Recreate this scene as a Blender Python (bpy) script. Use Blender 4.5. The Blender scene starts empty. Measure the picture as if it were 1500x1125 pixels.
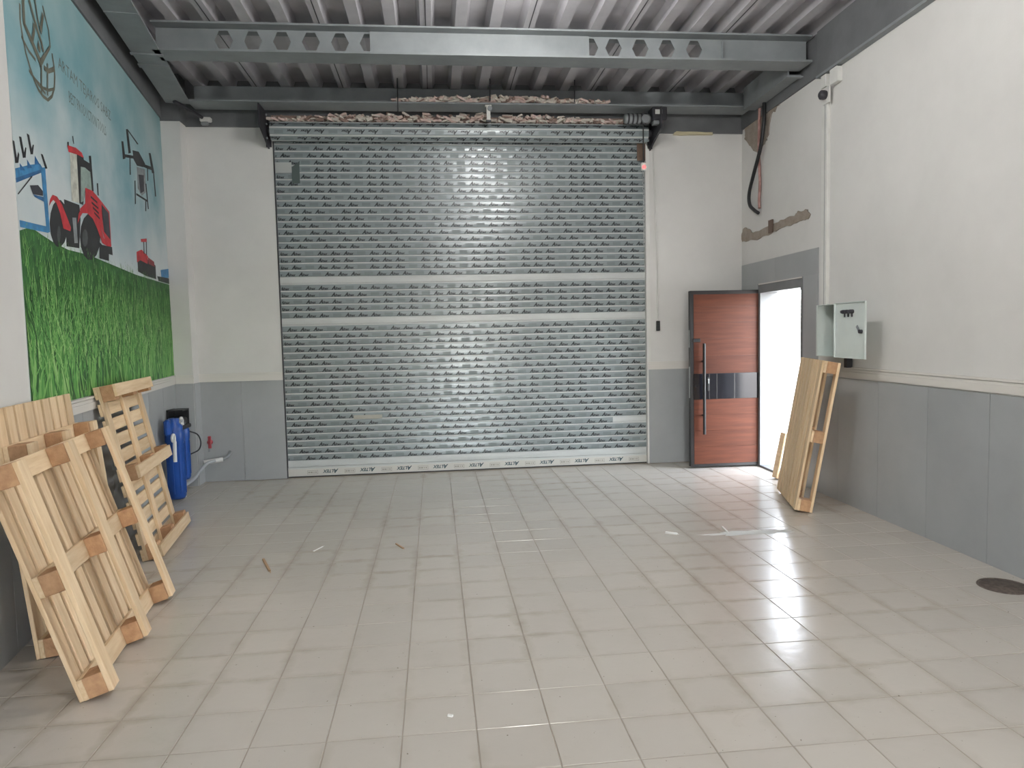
import bpy, bmesh, math, random
from mathutils import Matrix, Vector
random.seed(7)
scene = bpy.context.scene
COL = scene.collection
# ------------------------------------------------------------------ camera
CAM_H, FPX = 1.6, 1050.0
yaw, pitch, roll = .1055, -.0694, -.0226
fw = Vector((math.sin(yaw)*math.cos(pitch), math.cos(yaw)*math.cos(pitch), math.sin(pitch)))
rt = Vector((math.cos(yaw), -math.sin(yaw), 0))
up = rt.cross(fw)
rt2 = math.cos(roll)*rt + math.sin(roll)*up
up2 = -math.sin(roll)*rt + math.cos(roll)*up
cd = bpy.data.cameras.new('camera'); cam = bpy.data.objects.new('camera', cd); COL.objects.link(cam)
cd.sensor_width = 36; cd.sensor_fit = 'HORIZONTAL'; cd.lens = 36*FPX/1500; cd.clip_end = 200; cd.clip_start = .05
m = Matrix.Identity(4)
for i in range(3):
    m[i][0] = rt2[i]; m[i][1] = up2[i]; m[i][2] = -fw[i]
m.translation = (0, 0, CAM_H)
cam.matrix_world = m
scene.camera = cam
# ------------------------------------------------------------------ world, sun, exposure
world = bpy.data.worlds.new('world'); scene.world = world; world.use_nodes = True
wn = world.node_tree; wn.nodes.clear()
wo = wn.nodes.new('ShaderNodeOutputWorld'); bg = wn.nodes.new('ShaderNodeBackground'); sky = wn.nodes.new('ShaderNodeTexSky')
sky.sky_type = 'NISHITA'; sky.sun_disc = False; sky.sun_elevation = math.radians(48); sky.sun_rotation = math.radians(200); sky.dust_density = 1.0; sky.air_density = 1.0; sky.altitude = 500
bg.inputs['Strength'].default_value = 4.5
hs = wn.nodes.new('ShaderNodeHueSaturation'); hs.inputs['Saturation'].default_value = .3; wn.links.new(sky.outputs[0], hs.inputs['Color']); wn.links.new(hs.outputs[0], bg.inputs[0]); wn.links.new(bg.outputs[0], wo.inputs[0])
sd = bpy.data.lights.new('sun', 'SUN'); sun = bpy.data.objects.new('sun', sd); COL.objects.link(sun)
sd.energy = 9.0; sd.angle = math.radians(2); sd.color = (1, .97, .92)
sun.rotation_euler = (math.radians(-38), 0, math.radians(-12)); sun.location = (5, 25, 25)
LAMP_POWER = 135.0
scene.view_settings.view_transform = 'Standard'; scene.view_settings.look = 'None'
scene.view_settings.exposure = -.06; scene.view_settings.gamma = 1.0; scene.view_settings.use_curve_mapping = False
# ------------------------------------------------------------------ helpers
def tag(o, label=None, cat=None, group=None, kind=None):
    if label: o['label'] = label
    if cat: o['category'] = cat
    if group: o['group'] = group
    if kind: o['kind'] = kind
    return o
def empty(name, loc=(0, 0, 0), mat=None, parent=None):
    o = bpy.data.objects.new(name, None); COL.objects.link(o); o.empty_display_size = .1
    if mat is not None: o.matrix_world = mat
    else: o.location = loc
    if parent: o.parent = parent
    return o
def link(name, me, parent=None, loc=None, mat=None):
    o = bpy.data.objects.new(name, me); COL.objects.link(o)
    if parent: o.parent = parent
    if mat is not None: o.matrix_local = mat
    elif loc is not None: o.location = loc
    return o
def frame(o, x, y, z):
    m = Matrix.Identity(4)
    for i in range(3): m[i][0] = x[i]; m[i][1] = y[i]; m[i][2] = z[i]
    m.translation = o
    return m
class MB:
    """collects polygons of several materials for one mesh"""
    def __init__(s): s.v = []; s.f = []; s.mi = []; s.mats = []; s.sm = []
    def mat(s, m):
        if m not in s.mats: s.mats.append(m)
        return s.mats.index(m)
    def poly(s, pts, m, smooth=False):
        b = len(s.v); s.v += [tuple(p) for p in pts]; s.f.append(tuple(range(b, b+len(pts)))); s.mi.append(s.mat(m)); s.sm.append(smooth)
    def mesh_faces(s, vs, fs, m, smooth=False, M=None):
        b = len(s.v)
        s.v += [tuple(M @ Vector(p)) if M is not None else tuple(p) for p in vs]
        for f in fs: s.f.append(tuple(b+i for i in f)); s.mi.append(s.mat(m)); s.sm.append(smooth)
    def box(s, x0, x1, y0, y1, z0, z1, m, M=None, ch=0):
        if ch:
            bm = bmesh.new(); bmesh.ops.create_cube(bm, size=1)
            for v in bm.verts: v.co = Vector(((x0+x1)/2+v.co.x*(x1-x0), (y0+y1)/2+v.co.y*(y1-y0), (z0+z1)/2+v.co.z*(z1-z0)))
            bmesh.ops.bevel(bm, geom=bm.edges[:], offset=ch, segments=1, affect='EDGES')
            bm.verts.index_update()
            s.mesh_faces([v.co.copy() for v in bm.verts], [[v.index for v in f.verts] for f in bm.faces], m, False, M); bm.free(); return
        vs = [(x0,y0,z0),(x1,y0,z0),(x1,y1,z0),(x0,y1,z0),(x0,y0,z1),(x1,y0,z1),(x1,y1,z1),(x0,y1,z1)]
        fs = [(3,2,1,0),(4,5,6,7),(0,1,5,4),(1,2,6,5),(2,3,7,6),(3,0,4,7)]
        s.mesh_faces(vs, fs, m, False, M)
    def hexa(s, vs, m):
        s.mesh_faces(vs, [(3,2,1,0),(4,5,6,7),(0,1,5,4),(1,2,6,5),(2,3,7,6),(3,0,4,7)], m)
    def lathe(s, prof, m, n=24, M=None, smooth=True, cap=True):
        vs = []; fs = []
        for r, z in prof:
            for i in range(n): a = 2*math.pi*i/n; vs.append((r*math.cos(a), r*math.sin(a), z))
        for k in range(len(prof)-1):
            for i in range(n): j = (i+1) % n; fs.append((k*n+i, k*n+j, (k+1)*n+j, (k+1)*n+i))
        s.mesh_faces(vs, fs, m, smooth, M)
        if cap:
            if prof[0][0] > 1e-6: s.mesh_faces(vs[:n], [tuple(range(n))[::-1]], m, False, M)
            if prof[-1][0] > 1e-6: s.mesh_faces(vs[-n:], [tuple(range(n))], m, False, M)
    def tube(s, pts, r, m, n=10, smooth=True):
        pts = [Vector(p) for p in pts]; rs = r if isinstance(r, (list, tuple)) else [r]*len(pts)
        vs = []; fs = []; prev = None
        for i, p in enumerate(pts):
            d = (pts[min(i+1, len(pts)-1)]-pts[max(i-1, 0)]).normalized()
            a = prev if prev is not None else (Vector((0, 0, 1)) if abs(d.z) < .9 else Vector((1, 0, 0)))
            e1 = (a - d*a.dot(d)).normalized(); e2 = d.cross(e1); prev = e1
            for k in range(n): t = 2*math.pi*k/n; vs.append(p+(e1*math.cos(t)+e2*math.sin(t))*rs[i])
        for i in range(len(pts)-1):
            for k in range(n): j = (k+1) % n; fs.append((i*n+k, i*n+j, (i+1)*n+j, (i+1)*n+k))
        s.mesh_faces(vs, fs, m, smooth); s.mesh_faces(vs[:n], [tuple(range(n))[::-1]], m); s.mesh_faces(vs[-n:], [tuple(range(n))], m)
    def me(s, name):
        me = bpy.data.meshes.new(name); me.from_pydata(s.v, [], s.f)
        for mm in s.mats: me.materials.append(mm)
        me.polygons.foreach_set('material_index', s.mi); me.polygons.foreach_set('use_smooth', s.sm); me.update()
        return me
    def build(s, name, parent=None, loc=None, mat=None): return link(name, s.me(name), parent, loc, mat)
def spline(pts, n=8):
    pts = [Vector(p) for p in pts]; out = []
    P = [pts[0]]+pts+[pts[-1]]
    for i in range(1, len(P)-2):
        for k in range(n):
            t = k/n; a, b, c, d = P[i-1], P[i], P[i+1], P[i+2]
            out.append(.5*((2*b)+(c-a)*t+(2*a-5*b+4*c-d)*t*t+(3*b-a-3*c+d)*t**3))
    out.append(pts[-1]); return out
# ------------------------------------------------------------------ materials
def lin(c):
    if isinstance(c, str): c = [int(c[i:i+2], 16)/255 for i in (0, 2, 4)]
    return tuple((x/12.92 if x <= .04045 else ((x+.055)/1.055)**2.4) for x in c)
def mat(name, col, rough=.6, metal=0., noise=None, bump=None, emit=None, spec=.5, rnd=0., coords='Object', scale3=(1, 1, 1)):
    """noise = (scale, second colour, detail, low, high); bump = (scale, strength); rnd = per-object lightness spread"""
    mt = bpy.data.materials.new(name); mt.use_nodes = True; nt = mt.node_tree; N = nt.nodes; L = nt.links
    b = N['Principled BSDF']; b.inputs['Roughness'].default_value = rough; b.inputs['Metallic'].default_value = metal
    b.inputs['Specular IOR Level'].default_value = spec
    c = lin(col)+(1,); b.inputs['Base Color'].default_value = c
    src = None
    if noise or bump:
        g = N.new('ShaderNodeNewGeometry') if coords == 'World' else N.new('ShaderNodeTexCoord')
        mp = N.new('ShaderNodeMapping'); mp.inputs['Scale'].default_value = scale3
        L.new(g.outputs['Position' if coords == 'World' else 'Object'], mp.inputs['Vector'])
    if noise:
        sc, c2, det, lo, hi = noise
        t = N.new('ShaderNodeTexNoise'); t.inputs['Scale'].default_value = sc; t.inputs['Detail'].default_value = det; t.inputs['Roughness'].default_value = .6
        L.new(mp.outputs[0], t.inputs['Vector'])
        if rnd and coords == 'Object':
            oi = N.new('ShaderNodeObjectInfo'); t.noise_dimensions = '4D'; mm = N.new('ShaderNodeMath'); mm.operation = 'MULTIPLY'; mm.inputs[1].default_value = 37
            L.new(oi.outputs['Random'], mm.inputs[0]); L.new(mm.outputs[0], t.inputs['W'])
        r = N.new('ShaderNodeValToRGB'); r.color_ramp.elements[0].position = lo; r.color_ramp.elements[1].position = hi
        r.color_ramp.elements[0].color = c; r.color_ramp.elements[1].color = lin(c2)+(1,)
        L.new(t.outputs['Fac'], r.inputs[0]); src = r.outputs[0]
    if rnd:
        oi = N.new('ShaderNodeObjectInfo'); mr = N.new('ShaderNodeMapRange'); mr.inputs['To Min'].default_value = 1-rnd; mr.inputs['To Max'].default_value = 1+rnd
        L.new(oi.outputs['Random'], mr.inputs['Value'])
        mx = N.new('ShaderNodeHueSaturation')
        if src: L.new(src, mx.inputs['Color'])
        else: mx.inputs['Color'].default_value = c
        L.new(mr.outputs[0], mx.inputs['Value']); src = mx.outputs[0]
    if src: L.new(src, b.inputs['Base Color'])
    if bump:
        t2 = N.new('ShaderNodeTexNoise'); t2.inputs['Scale'].default_value = bump[0]; t2.inputs['Detail'].default_value = 4
        L.new(mp.outputs[0], t2.inputs['Vector'])
        bp = N.new('ShaderNodeBump'); bp.inputs['Strength'].default_value = bump[1]; bp.inputs['Distance'].default_value = .01
        L.new(t2.outputs['Fac'], bp.inputs['Height']); L.new(bp.outputs[0], b.inputs['Normal'])
    if emit: b.inputs['Emission Color'].default_value = lin(emit[0])+(1,); b.inputs['Emission Strength'].default_value = emit[1]
    return mt
M_plaster = mat('white_plaster', 'd9d8d5', .75, noise=(1.3, 'cfcecb', 5, .35, .7), bump=(60, .05), coords='World')
M_greyband = mat('grey_painted_concrete', '6e7072', .7, noise=(2.5, '5f6163', 5, .35, .7), bump=(30, .2), coords='World')
M_panel = mat('grey_wall_tile', 'a6a9aa', .38, noise=(1.6, '999c9d', 5, .3, .75), coords='World', rnd=.04)
M_rail = mat('white_rail', 'd6d3cd', .5)
M_steel = mat('grey_beam_paint', '8b9092', .55, noise=(3, '7b8082', 5, .35, .7), coords='World')
M_deck = mat('galvanised_deck', 'bdbbbf', .45, .15, noise=(4, 'aeacb1', 4, .35, .7), coords='World')
M_wood = mat('pallet_pine', 'e9d2b0', .75, noise=(3.5, 'd2b288', 6, .3, .75), bump=(22, .25), rnd=.13, scale3=(1, 12, 12))
M_wood2 = mat('pallet_block_wood', 'c79f78', .8, noise=(4, 'a47b5a', 6, .3, .75), bump=(25, .3), rnd=.15, scale3=(6, 6, 6))
M_black = mat('black_metal', '1a1b1d', .45, noise=(8, '262729', 3, .4, .7))
M_dark = mat('dark_bracket_paint', '35343a', .5, noise=(8, '2a2a2e', 3, .4, .7))
M_white = mat('white_plastic', 'dcdcd8', .4, noise=(5, 'd2d2cd', 3, .4, .7))
M_grout = mat('floor_grout', 'a89f92', .9, noise=(5, '978d80', 5, .3, .7), coords='World')
# floor tile: glossy pale ceramic, dirt stains of their own shape, in world metres
def tile_mat():
    mt = mat('floor_tile', 'b9b3a9', .3); nt = mt.node_tree; N = nt.nodes; L = nt.links; b = N['Principled BSDF']
    g = N.new('ShaderNodeNewGeometry')
    n1 = N.new('ShaderNodeTexNoise'); n1.inputs['Scale'].default_value = 1.1; n1.inputs['Detail'].default_value = 8; n1.inputs['Roughness'].default_value = .65
    n2 = N.new('ShaderNodeTexNoise'); n2.inputs['Scale'].default_value = 6; n2.inputs['Detail'].default_value = 8; n2.inputs['Roughness'].default_value = .7; n2.inputs['Distortion'].default_value = .8
    n3 = N.new('ShaderNodeTexNoise'); n3.inputs['Scale'].default_value = 55; n3.inputs['Detail'].default_value = 2
    for n in (n1, n2, n3): L.new(g.outputs['Position'], n.inputs['Vector'])
    oi = N.new('ShaderNodeObjectInfo')
    base = N.new('ShaderNodeMix'); base.data_type = 'RGBA'; base.inputs['A'].default_value = lin('c9c4bb')+(1,); base.inputs['B'].default_value = lin('bdb6ab')+(1,)
    L.new(n1.outputs['Fac'], base.inputs['Factor'])
    # dirt
    r2 = N.new('ShaderNodeValToRGB'); r2.color_ramp.elements[0].position = .56; r2.color_ramp.elements[1].position = .86
    r1 = N.new('ShaderNodeValToRGB'); r1.color_ramp.elements[0].position = .47; r1.color_ramp.elements[1].position = .62
    L.new(n2.outputs['Fac'], r2.inputs[0]); L.new(n1.outputs['Fac'], r1.inputs[0])
    def math_(op, a, b_=None, v=0.):
        q = N.new('ShaderNodeMath'); q.operation = op; L.new(a, q.inputs[0])
        if b_ is not None: L.new(b_, q.inputs[1])
        else: q.inputs[1].default_value = v
        return q.outputs[0]
    sp = N.new('ShaderNodeSeparateXYZ'); L.new(g.outputs['Position'], sp.inputs[0])
    nw = N.new('ShaderNodeTexNoise'); nw.inputs['Scale'].default_value = 9; nw.inputs['Detail'].default_value = 6; L.new(g.outputs['Position'], nw.inputs['Vector'])
    wob = math_('MULTIPLY', math_('SUBTRACT', nw.outputs['Fac'], v=.5), v=.11)
    ed = []
    for ax, per, off in (('X', .2995, .122), ('Y', .2915, 2.52)):
        f = math_('FRACT', math_('DIVIDE', math_('SUBTRACT', sp.outputs[ax], v=off-90*per), v=per))
        ed.append(math_('MULTIPLY', math_('SUBTRACT', f, v=.5), v=per))
    dmin = math_('MAXIMUM', math_('ABSOLUTE', ed[0]), math_('ABSOLUTE', ed[1]))          # ~.146 at a joint
    jr = N.new('ShaderNodeMapRange'); jr.inputs['From Min'].default_value = .105; jr.inputs['From Max'].default_value = .165
    L.new(math_('ADD', dmin, wob), jr.inputs['Value'])
    n5 = N.new('ShaderNodeTexNoise'); n5.inputs['Scale'].default_value = .75; n5.inputs['Detail'].default_value = 3; L.new(g.outputs['Position'], n5.inputs['Vector'])
    r5 = N.new('ShaderNodeMapRange'); r5.inputs['From Min'].default_value = .4; r5.inputs['From Max'].default_value = .62; L.new(n5.outputs['Fac'], r5.inputs['Value'])
    joint = math_('MULTIPLY', jr.outputs[0], r5.outputs[0])
    patch = math_('MULTIPLY', math_('MULTIPLY', r2.outputs[0], r1.outputs[0]), v=.55)
    mu2 = N.new('ShaderNodeMath'); mu2.operation = 'MULTIPLY'; mu2.inputs[1].default_value = .5; L.new(math_('MAXIMUM', joint, patch), mu2.inputs[0])
    d = N.new('ShaderNodeMix'); d.data_type = 'RGBA'; d.inputs['B'].default_value = lin('94866f')+(1,)
    L.new(base.outputs['Result'], d.inputs['A']); L.new(mu2.outputs[0], d.inputs['Factor'])
    # specks
    r3 = N.new('ShaderNodeValToRGB'); r3.color_ramp.elements[0].position = .72; r3.color_ramp.elements[1].position = .78
    L.new(n3.outputs['Fac'], r3.inputs[0])
    d2 = N.new('ShaderNodeMix'); d2.data_type = 'RGBA'; d2.inputs['B'].default_value = lin('7d7468')+(1,)
    L.new(d.outputs['Result'], d2.inputs['A']); L.new(r3.outputs[0], d2.inputs['Factor'])
    hs = N.new('ShaderNodeHueSaturation'); mr = N.new('ShaderNodeMapRange'); mr.inputs['To Min'].default_value = .965; mr.inputs['To Max'].default_value = 1.035
    L.new(oi.outputs['Random'], mr.inputs['Value']); L.new(mr.outputs[0], hs.inputs['Value']); L.new(d2.outputs['Result'], hs.inputs['Color'])
    L.new(hs.outputs[0], b.inputs['Base Color'])
    rr = N.new('ShaderNodeMapRange'); rr.inputs['From Min'].default_value = .35; rr.inputs['From Max'].default_value = .65; rr.inputs['To Min'].default_value = .16; rr.inputs['To Max'].default_value = .3
    L.new(n1.outputs['Fac'], rr.inputs['Value']); b.inputs['Roughness'].default_value = .2
    bp = N.new('ShaderNodeBump'); bp.inputs['Strength'].default_value = .12; bp.inputs['Distance'].default_value = .01
    n4 = N.new('ShaderNodeTexNoise'); n4.inputs['Scale'].default_value = 14; n4.inputs['Detail'].default_value = 6; L.new(g.outputs['Position'], n4.inputs['Vector'])
    L.new(n4.outputs['Fac'], bp.inputs['Height']); L.new(bp.outputs[0], b.inputs['Normal'])
    return mt
M_tile = tile_mat()
# ------------------------------------------------------------------ wall frames: (s along the wall from the far corner towards the viewer, o into the room, z)
RWC, RWD = Vector((3.72, 8.4, 0)), Vector((-.0235, -1, 0)).normalized(); RWI = Vector((-1, .0235, 0)).normalized()
LWC, LWD = Vector((-2.857, 8.2, 0)), Vector((.148, -1, 0)).normalized(); LWI = Vector((1, .148, 0)).normalized()
MR = frame(RWC, RWD, RWI, Vector((0, 0, 1)))      # x=s, y=o, z   (left-handed for the right wall is avoided below)
ML = frame(LWC, LWD, LWI, Vector((0, 0, 1)))
def RP(s, o, z): return RWC+RWD*s+RWI*o+Vector((0, 0, z))
def LP(s, o, z): return LWC+LWD*s+LWI*o+Vector((0, 0, z))
def wbox(mb, P, s0, s1, o0, o1, z0, z1, m):
    c = [P(s0,o0,z0),P(s1,o0,z0),P(s1,o1,z0),P(s0,o1,z0),P(s0,o0,z1),P(s1,o0,z1),P(s1,o1,z1),P(s0,o1,z1)]
    vol = (c[1]-c[0]).cross(c[3]-c[0]).dot(c[4]-c[0])
    if vol < 0: c = [c[3],c[2],c[1],c[0],c[7],c[6],c[5],c[4]]
    mb.hexa(c, m)
YB, REAR, ZT = 8.4, -3.0, 4.62
SHX0, SHX1, SHTOP = -1.735, 2.53, 4.0
SREAR = (YB-REAR)
# ------------------------------------------------------------------ floor
mb = MB(); mb.box(-3.3, 4.05, REAR-.2, 8.75, -.12, -.003, M_grout)
floor = mb.build('floor'); tag(floor, kind='structure')
TX, TY, TX0, TY0 = .2995, .2915, .122, 2.52
def cpt(p):
    q = Vector(p)-Vector((0, 0, CAM_H)); d = q.dot(fw)
    return (750+FPX*q.dot(rt2)/d, 562.5-FPX*q.dot(up2)/d, d) if d > .1 else None
def tile_mesh(hx, hy):
    mb = MB(); j, c, t = .0022, .002, .012
    x, y = hx-j, hy-j
    vs = [(-x,-y,-t),(x,-y,-t),(x,y,-t),(-x,y,-t),(-x,-y,-c),(x,-y,-c),(x,y,-c),(-x,y,-c),(-x+c,-y+c,0),(x-c,-y+c,0),(x-c,y-c,0),(-x+c,y-c,0)]
    mb.mesh_faces(vs, [(0,1,5,4),(1,2,6,5),(2,3,7,6),(3,0,4,7),(4,5,9,8),(5,6,10,9),(6,7,11,10),(7,4,8,11),(8,9,10,11)], M_tile); return mb
tm = tile_mesh(TX/2, TY/2).me('tile')
tiles = []
for i in range(-12, 14):
    for k in range(-30, 22):
        x, y = TX0+TX*(i+.5), TY0+TY*(k+.5)
        if y < REAR+.15 or y > YB-.15: continue
        lx = LWC.x+.148*(LWC.y-y); rx = RWC.x-.0235*(RWC.y-y)
        if x-TX/2 > rx or x+TX/2 < lx: continue
        q = cpt((x, y, 0)); vis = q is not None and -60 < q[0] < 1560 and q[1] < 1200
        tiles.append((0 if vis else 1, q[2] if q else 99, x, y))
tiles.sort()
rest = MB(); tb = tile_mesh(TX/2, TY/2)
for n, (v, d, x, y) in enumerate(tiles):
    if n < 300 and not v:
        o = link('tile', tm, floor, (x, y, 0)); o.rotation_euler = (random.uniform(-.0012, .0012), random.uniform(-.0012, .0012), 0)
    else: rest.mesh_faces(tb.v, tb.f, M_tile, False, Matrix.Translation((x, y, 0)))
tag(rest.build('tiles', floor), kind='stuff')
# ------------------------------------------------------------------ walls
mb = MB()
mb.box(-3.3, SHX0, YB, YB+.25, 0, ZT, M_plaster); mb.box(SHX1, 4.05, YB, YB+.25, 0, ZT, M_plaster); mb.box(SHX0, SHX1, YB, YB+.25, SHTOP, ZT, M_greyband)
mb.box(SHX0-.1, SHX1+.1, YB+.25, YB+.4, 0, ZT, M_greyband)
wall_back = mb.build('wall_back'); tag(wall_back, kind='structure')
mb = MB(); wbox(mb, LP, -.6, 11.7, -.25, 0, 0, ZT, M_plaster); wall_left = mb.build('wall_left'); tag(wall_left, kind='structure')
DS0, DS1, DZ = .47, 1.53, 2.11            # door opening along the right wall
mb = MB(); wbox(mb, RP, -.25, DS0, -.26, 0, 0, ZT, M_plaster); wbox(mb, RP, DS1, 11.7, -.26, 0, 0, ZT, M_plaster); wbox(mb, RP, DS0, DS1, -.26, 0, DZ, ZT, M_plaster)
wall_right = mb.build('wall_right'); tag(wall_right, kind='structure')
mb = MB(); mb.box(-3.3, .2, REAR-.2, REAR, 0, ZT, M_plaster); mb.box(1.3, 4.05, REAR-.2, REAR, 0, ZT, M_plaster); mb.box(.2, 1.3, REAR-.2, REAR, 2.3, ZT, M_plaster); tag(mb.build('wall_front'), kind='structure')  # unseen wall behind the camera; its doorway is added to brighten the room
# corner pier at the far left
mb = MB(); mb.box(-3.05, -2.655, 8.2, YB, 0, ZT, M_plaster); wall_pier = mb.build('wall_pier'); tag(wall_pier, kind='structure')
# grey tile dado: every panel on its own
WH = 1.138
mb = MB()
def panel(parent, P, s0, s1, z0, z1, o=.009):
    b = MB(); wbox(b, P, s0+.0015, s1-.0015, .0, o, z0, z1, M_panel); return b.build('panel', parent)
def BP(s, o, z): return Vector((s, YB-o, z))
def PP(s, o, z): return Vector((s, 8.2-o, z))
def PS(s, o, z): return Vector((-2.655+o, s, z))
for s0, s1 in ((-2.655, -2.2), (-2.2, SHX0)): panel(wall_back, BP, s0, s1, .0, WH)
for s0, s1 in ((SHX1+.015, 3.13), (3.13, 3.72)): panel(wall_back, BP, s0, s1, .0, WH)
panel(wall_pier, PP, -2.87, -2.655, .0, WH); panel(wall_pier, PS, 8.2, YB, .0, WH)
s = .01
while s < 10.6: panel(wall_left, LP, s, s+.62, 0, WH); s += .62
s = 4.07-.62*3
for k in range(14): panel(wall_right, RP, s+.62*k, s+.62*(k+1), 0, WH)
for z0, z1 in ((0, .6), (.6, 1.2), (1.2, 1.8), (1.8, 2.362)):
    for s0, s1 in ((.01, DS0-.005), (DS1+.005, 1.83)): panel(wall_right, RP, s0, s1, z0, z1 if z1 < 2 else DZ)
panel(wall_right, RP, .01, .92, DZ, 2.362); panel(wall_right, RP, .92, 1.83, DZ, 2.362); panel(wall_right, RP, 1.83, 4.07-.62*3, 0, WH)
# white dado rail
def rail(name, P, s0, s1, z0=WH):
    b = MB(); wbox(b, P, s0, s1, 0, .022, z0, z0+.05, M_rail); wbox(b, P, s0, s1, 0, .013, z0+.05, z0+.072, M_rail); wbox(b, P, s0, s1, 0, .02, z0+.076, z0+.092, M_rail)
    o = b.build(name); tag(o, kind='structure'); return o
rail('trim_1', RP, 1.86, 11.3, 1.15); rail('trim_2', BP, -2.655, SHX0-.002); rail('trim_3', BP, SHX1+.002, 3.71); rail('trim_4', LP, .02, 11.3); rail('trim_5', PP, -2.86, -2.645)
# grey painted band above the white walls
b = MB(); b.box(-2.655, SHX0-.05, YB-.02, YB, 3.955, ZT, M_greyband); b.box(SHX1+.05, 3.74, YB-.02, YB, 3.92, ZT, M_greyband); b.box(SHX0-.05, SHX1+.05, YB-.02, YB, 4.0, ZT, M_greyband)
tag(b.build('trim_6'), kind='structure')
b = MB(); wbox(b, LP, .01, 11.3, 0, .02, 3.985, ZT, M_greyband); tag(b.build('trim_7'), kind='structure')
b = MB(); wbox(b, RP, .02, 1.83, 0, .02, 3.96, ZT, M_greyband); tag(b.build('trim_8'), kind='structure')
b = MB(); b.box(-2.87, -2.655, 8.185, 8.2, 3.96, ZT, M_greyband); b.box(-2.655, -2.64, 8.185, YB-.02, 3.96, ZT, M_greyband); tag(b.build('trim_9'), kind='structure')
# ------------------------------------------------------------------ corrugated deck ceiling
DZ0, DH, PITCH, VC = 4.35, .1, .308, .155
b = MB(); prof = []
k = -12
while VC+PITCH*k < 4.4:
    c = VC+PITCH*k
    prof += [(c-.105, DZ0), (c-.073, DZ0+DH), (c+.073, DZ0+DH), (c+.105, DZ0)]; k += 1
for (x0, z0), (x1, z1) in zip(prof[:-1], prof[1:]):
    b.poly([(x0, REAR-.2, z0), (x0, YB-.021, z0), (x1, YB-.021, z1), (x1, REAR-.2, z1)], M_deck)
ceiling = b.build('ceiling'); tag(ceiling, kind='structure')
b = MB(); b.box(-3.5, 4.3, REAR-.3, 8.8, ZT, ZT+.12, M_greyband); b.build('roof_slab', ceiling)
b = MB()
for k in range(-10, 12, 3):                       # laps between the sheets
    x = VC+PITCH*k+.154; b.box(x-.004, x+.004, REAR, YB-.03, DZ0-.003, DZ0+.002, M_dark)
b.build('sheet_lap', ceiling)
# ------------------------------------------------------------------ steel beams
def hexweb(b, x0, x1, y, z0, z1, holes, hw, hh, m):
    zc = (z0+z1)/2+.01; xs = sorted(holes); cur = x0
    for c in xs:
        h = [(c+hw, zc), (c+hw*.5, zc+hh), (c-hw*.5, zc+hh), (c-hw, zc), (c-hw*.5, zc-hh), (c+hw*.5, zc-hh)]
        L_, R_ = c-hw*1.25, c+hw*1.25
        if L_ > cur: b.poly([(cur,y,z0),(L_,y,z0),(L_,y,z1),(cur,y,z1)], m)
        else: L_ = cur
        b.poly([(L_,y,z0),(h[4][0],y,h[4][1]),(h[3][0],y,h[3][1]),(h[2][0],y,h[2][1]),(L_,y,z1)], m)
        b.poly([(R_,y,z0),(R_,y,z1),(h[1][0],y,h[1][1]),(h[0][0],y,h[0][1]),(h[5][0],y,h[5][1])], m)
        b.poly([(L_,y,z0),(R_,y,z0),(h[5][0],y,h[5][1]),(h[4][0],y,h[4][1])], m)
        b.poly([(L_,y,z1),(h[2][0],y,h[2][1]),(h[1][0],y,h[1][1]),(R_,y,z1)], m)
        cur = R_
    b.poly([(cur,y,z0),(x1,y,z0),(x1,y,z1),(cur,y,z1)], m)
mbm = empty('castellated_beam', (0, 6.73, 4.10)); tag(mbm, 'grey steel beam with hexagonal web holes crossing the ceiling', 'beam')
def child(b, name, par):           # build in world coordinates under an Empty that is only translated
    o = b.build(name); o.parent = par; o.matrix_parent_inverse = par.matrix_world.inverted() if False else Matrix.Translation(-par.location); return o
BX0, BX1 = -2.34, 3.62
b = MB(); b.box(BX0, BX1, 6.61, 6.86, 4.10, 4.118, M_steel); child(b, 'bottom_flange', mbm)
b = MB(); b.box(BX0, BX1, 6.61, 6.86, 4.332, 4.348, M_steel); child(b, 'top_flange', mbm)
b = MB(); hexweb(b, BX0, BX1, 6.735, 4.118, 4.332, [-1.77, -1.52, -1.27, -1.02, -.765, -.512, 1.51, 1.735, 1.99, 2.245, 2.51], .078, .082, M_steel)
w = child(b, 'web', mbm); sm = w.modifiers.new('thick', 'SOLIDIFY'); sm.thickness = .012; sm.offset = 0
b = MB(); b.box(-.5, 1.50, 6.715, 6.728, 4.118, 4.332, M_steel); child(b, 'web_plate', mbm)
for x in (2.78,):
    b = MB(); b.box(x-.005, x+.005, 6.7, 6.728, 4.14, 4.31, M_steel); child(b, 'stiffener', mbm)
bb = empty('back_beam', (.5, 8.1, 4.1)); tag(bb, 'dark grey steel beam running above the roller shutter', 'beam')
b = MB(); b.box(-2.5, 3.66, 7.96, 8.25, 4.10, 4.116, M_steel); child(b, 'bottom_flange', bb)
b = MB(); b.box(-2.5, 3.66, 8.236, 8.25, 4.116, 4.345, M_steel); child(b, 'web', bb)
lb = empty('side_beam', tuple(LP(4, .22, 4.1))); tag(lb, 'long dark grey beam along the mural wall with splice plates', 'beam')
b = MB(); wbox(b, LP, .18, 11.2, .10, .34, 4.10, 4.115, M_steel); child(b, 'bottom_flange', lb)
b = MB(); wbox(b, LP, .18, 11.2, .21, .225, 4.115, 4.345, M_steel); child(b, 'web', lb)
for s0, s1 in ((1.22, 1.3), (1.52, 1.56)):
    b = MB(); wbox(b, LP, s0, s1, .09, .35, 4.088, 4.10, M_steel); child(b, 'splice_plate', lb)
b = MB(); wbox(b, LP, 2.35, 2.37, .1, .34, 4.094, 4.10, M_steel); child(b, 'weld_seam', lb)
rb = empty('side_beam', tuple(RP(1, .1, 4.1))); tag(rb, 'short grey channel beam above the doorway between the cross beams', 'beam')
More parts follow.
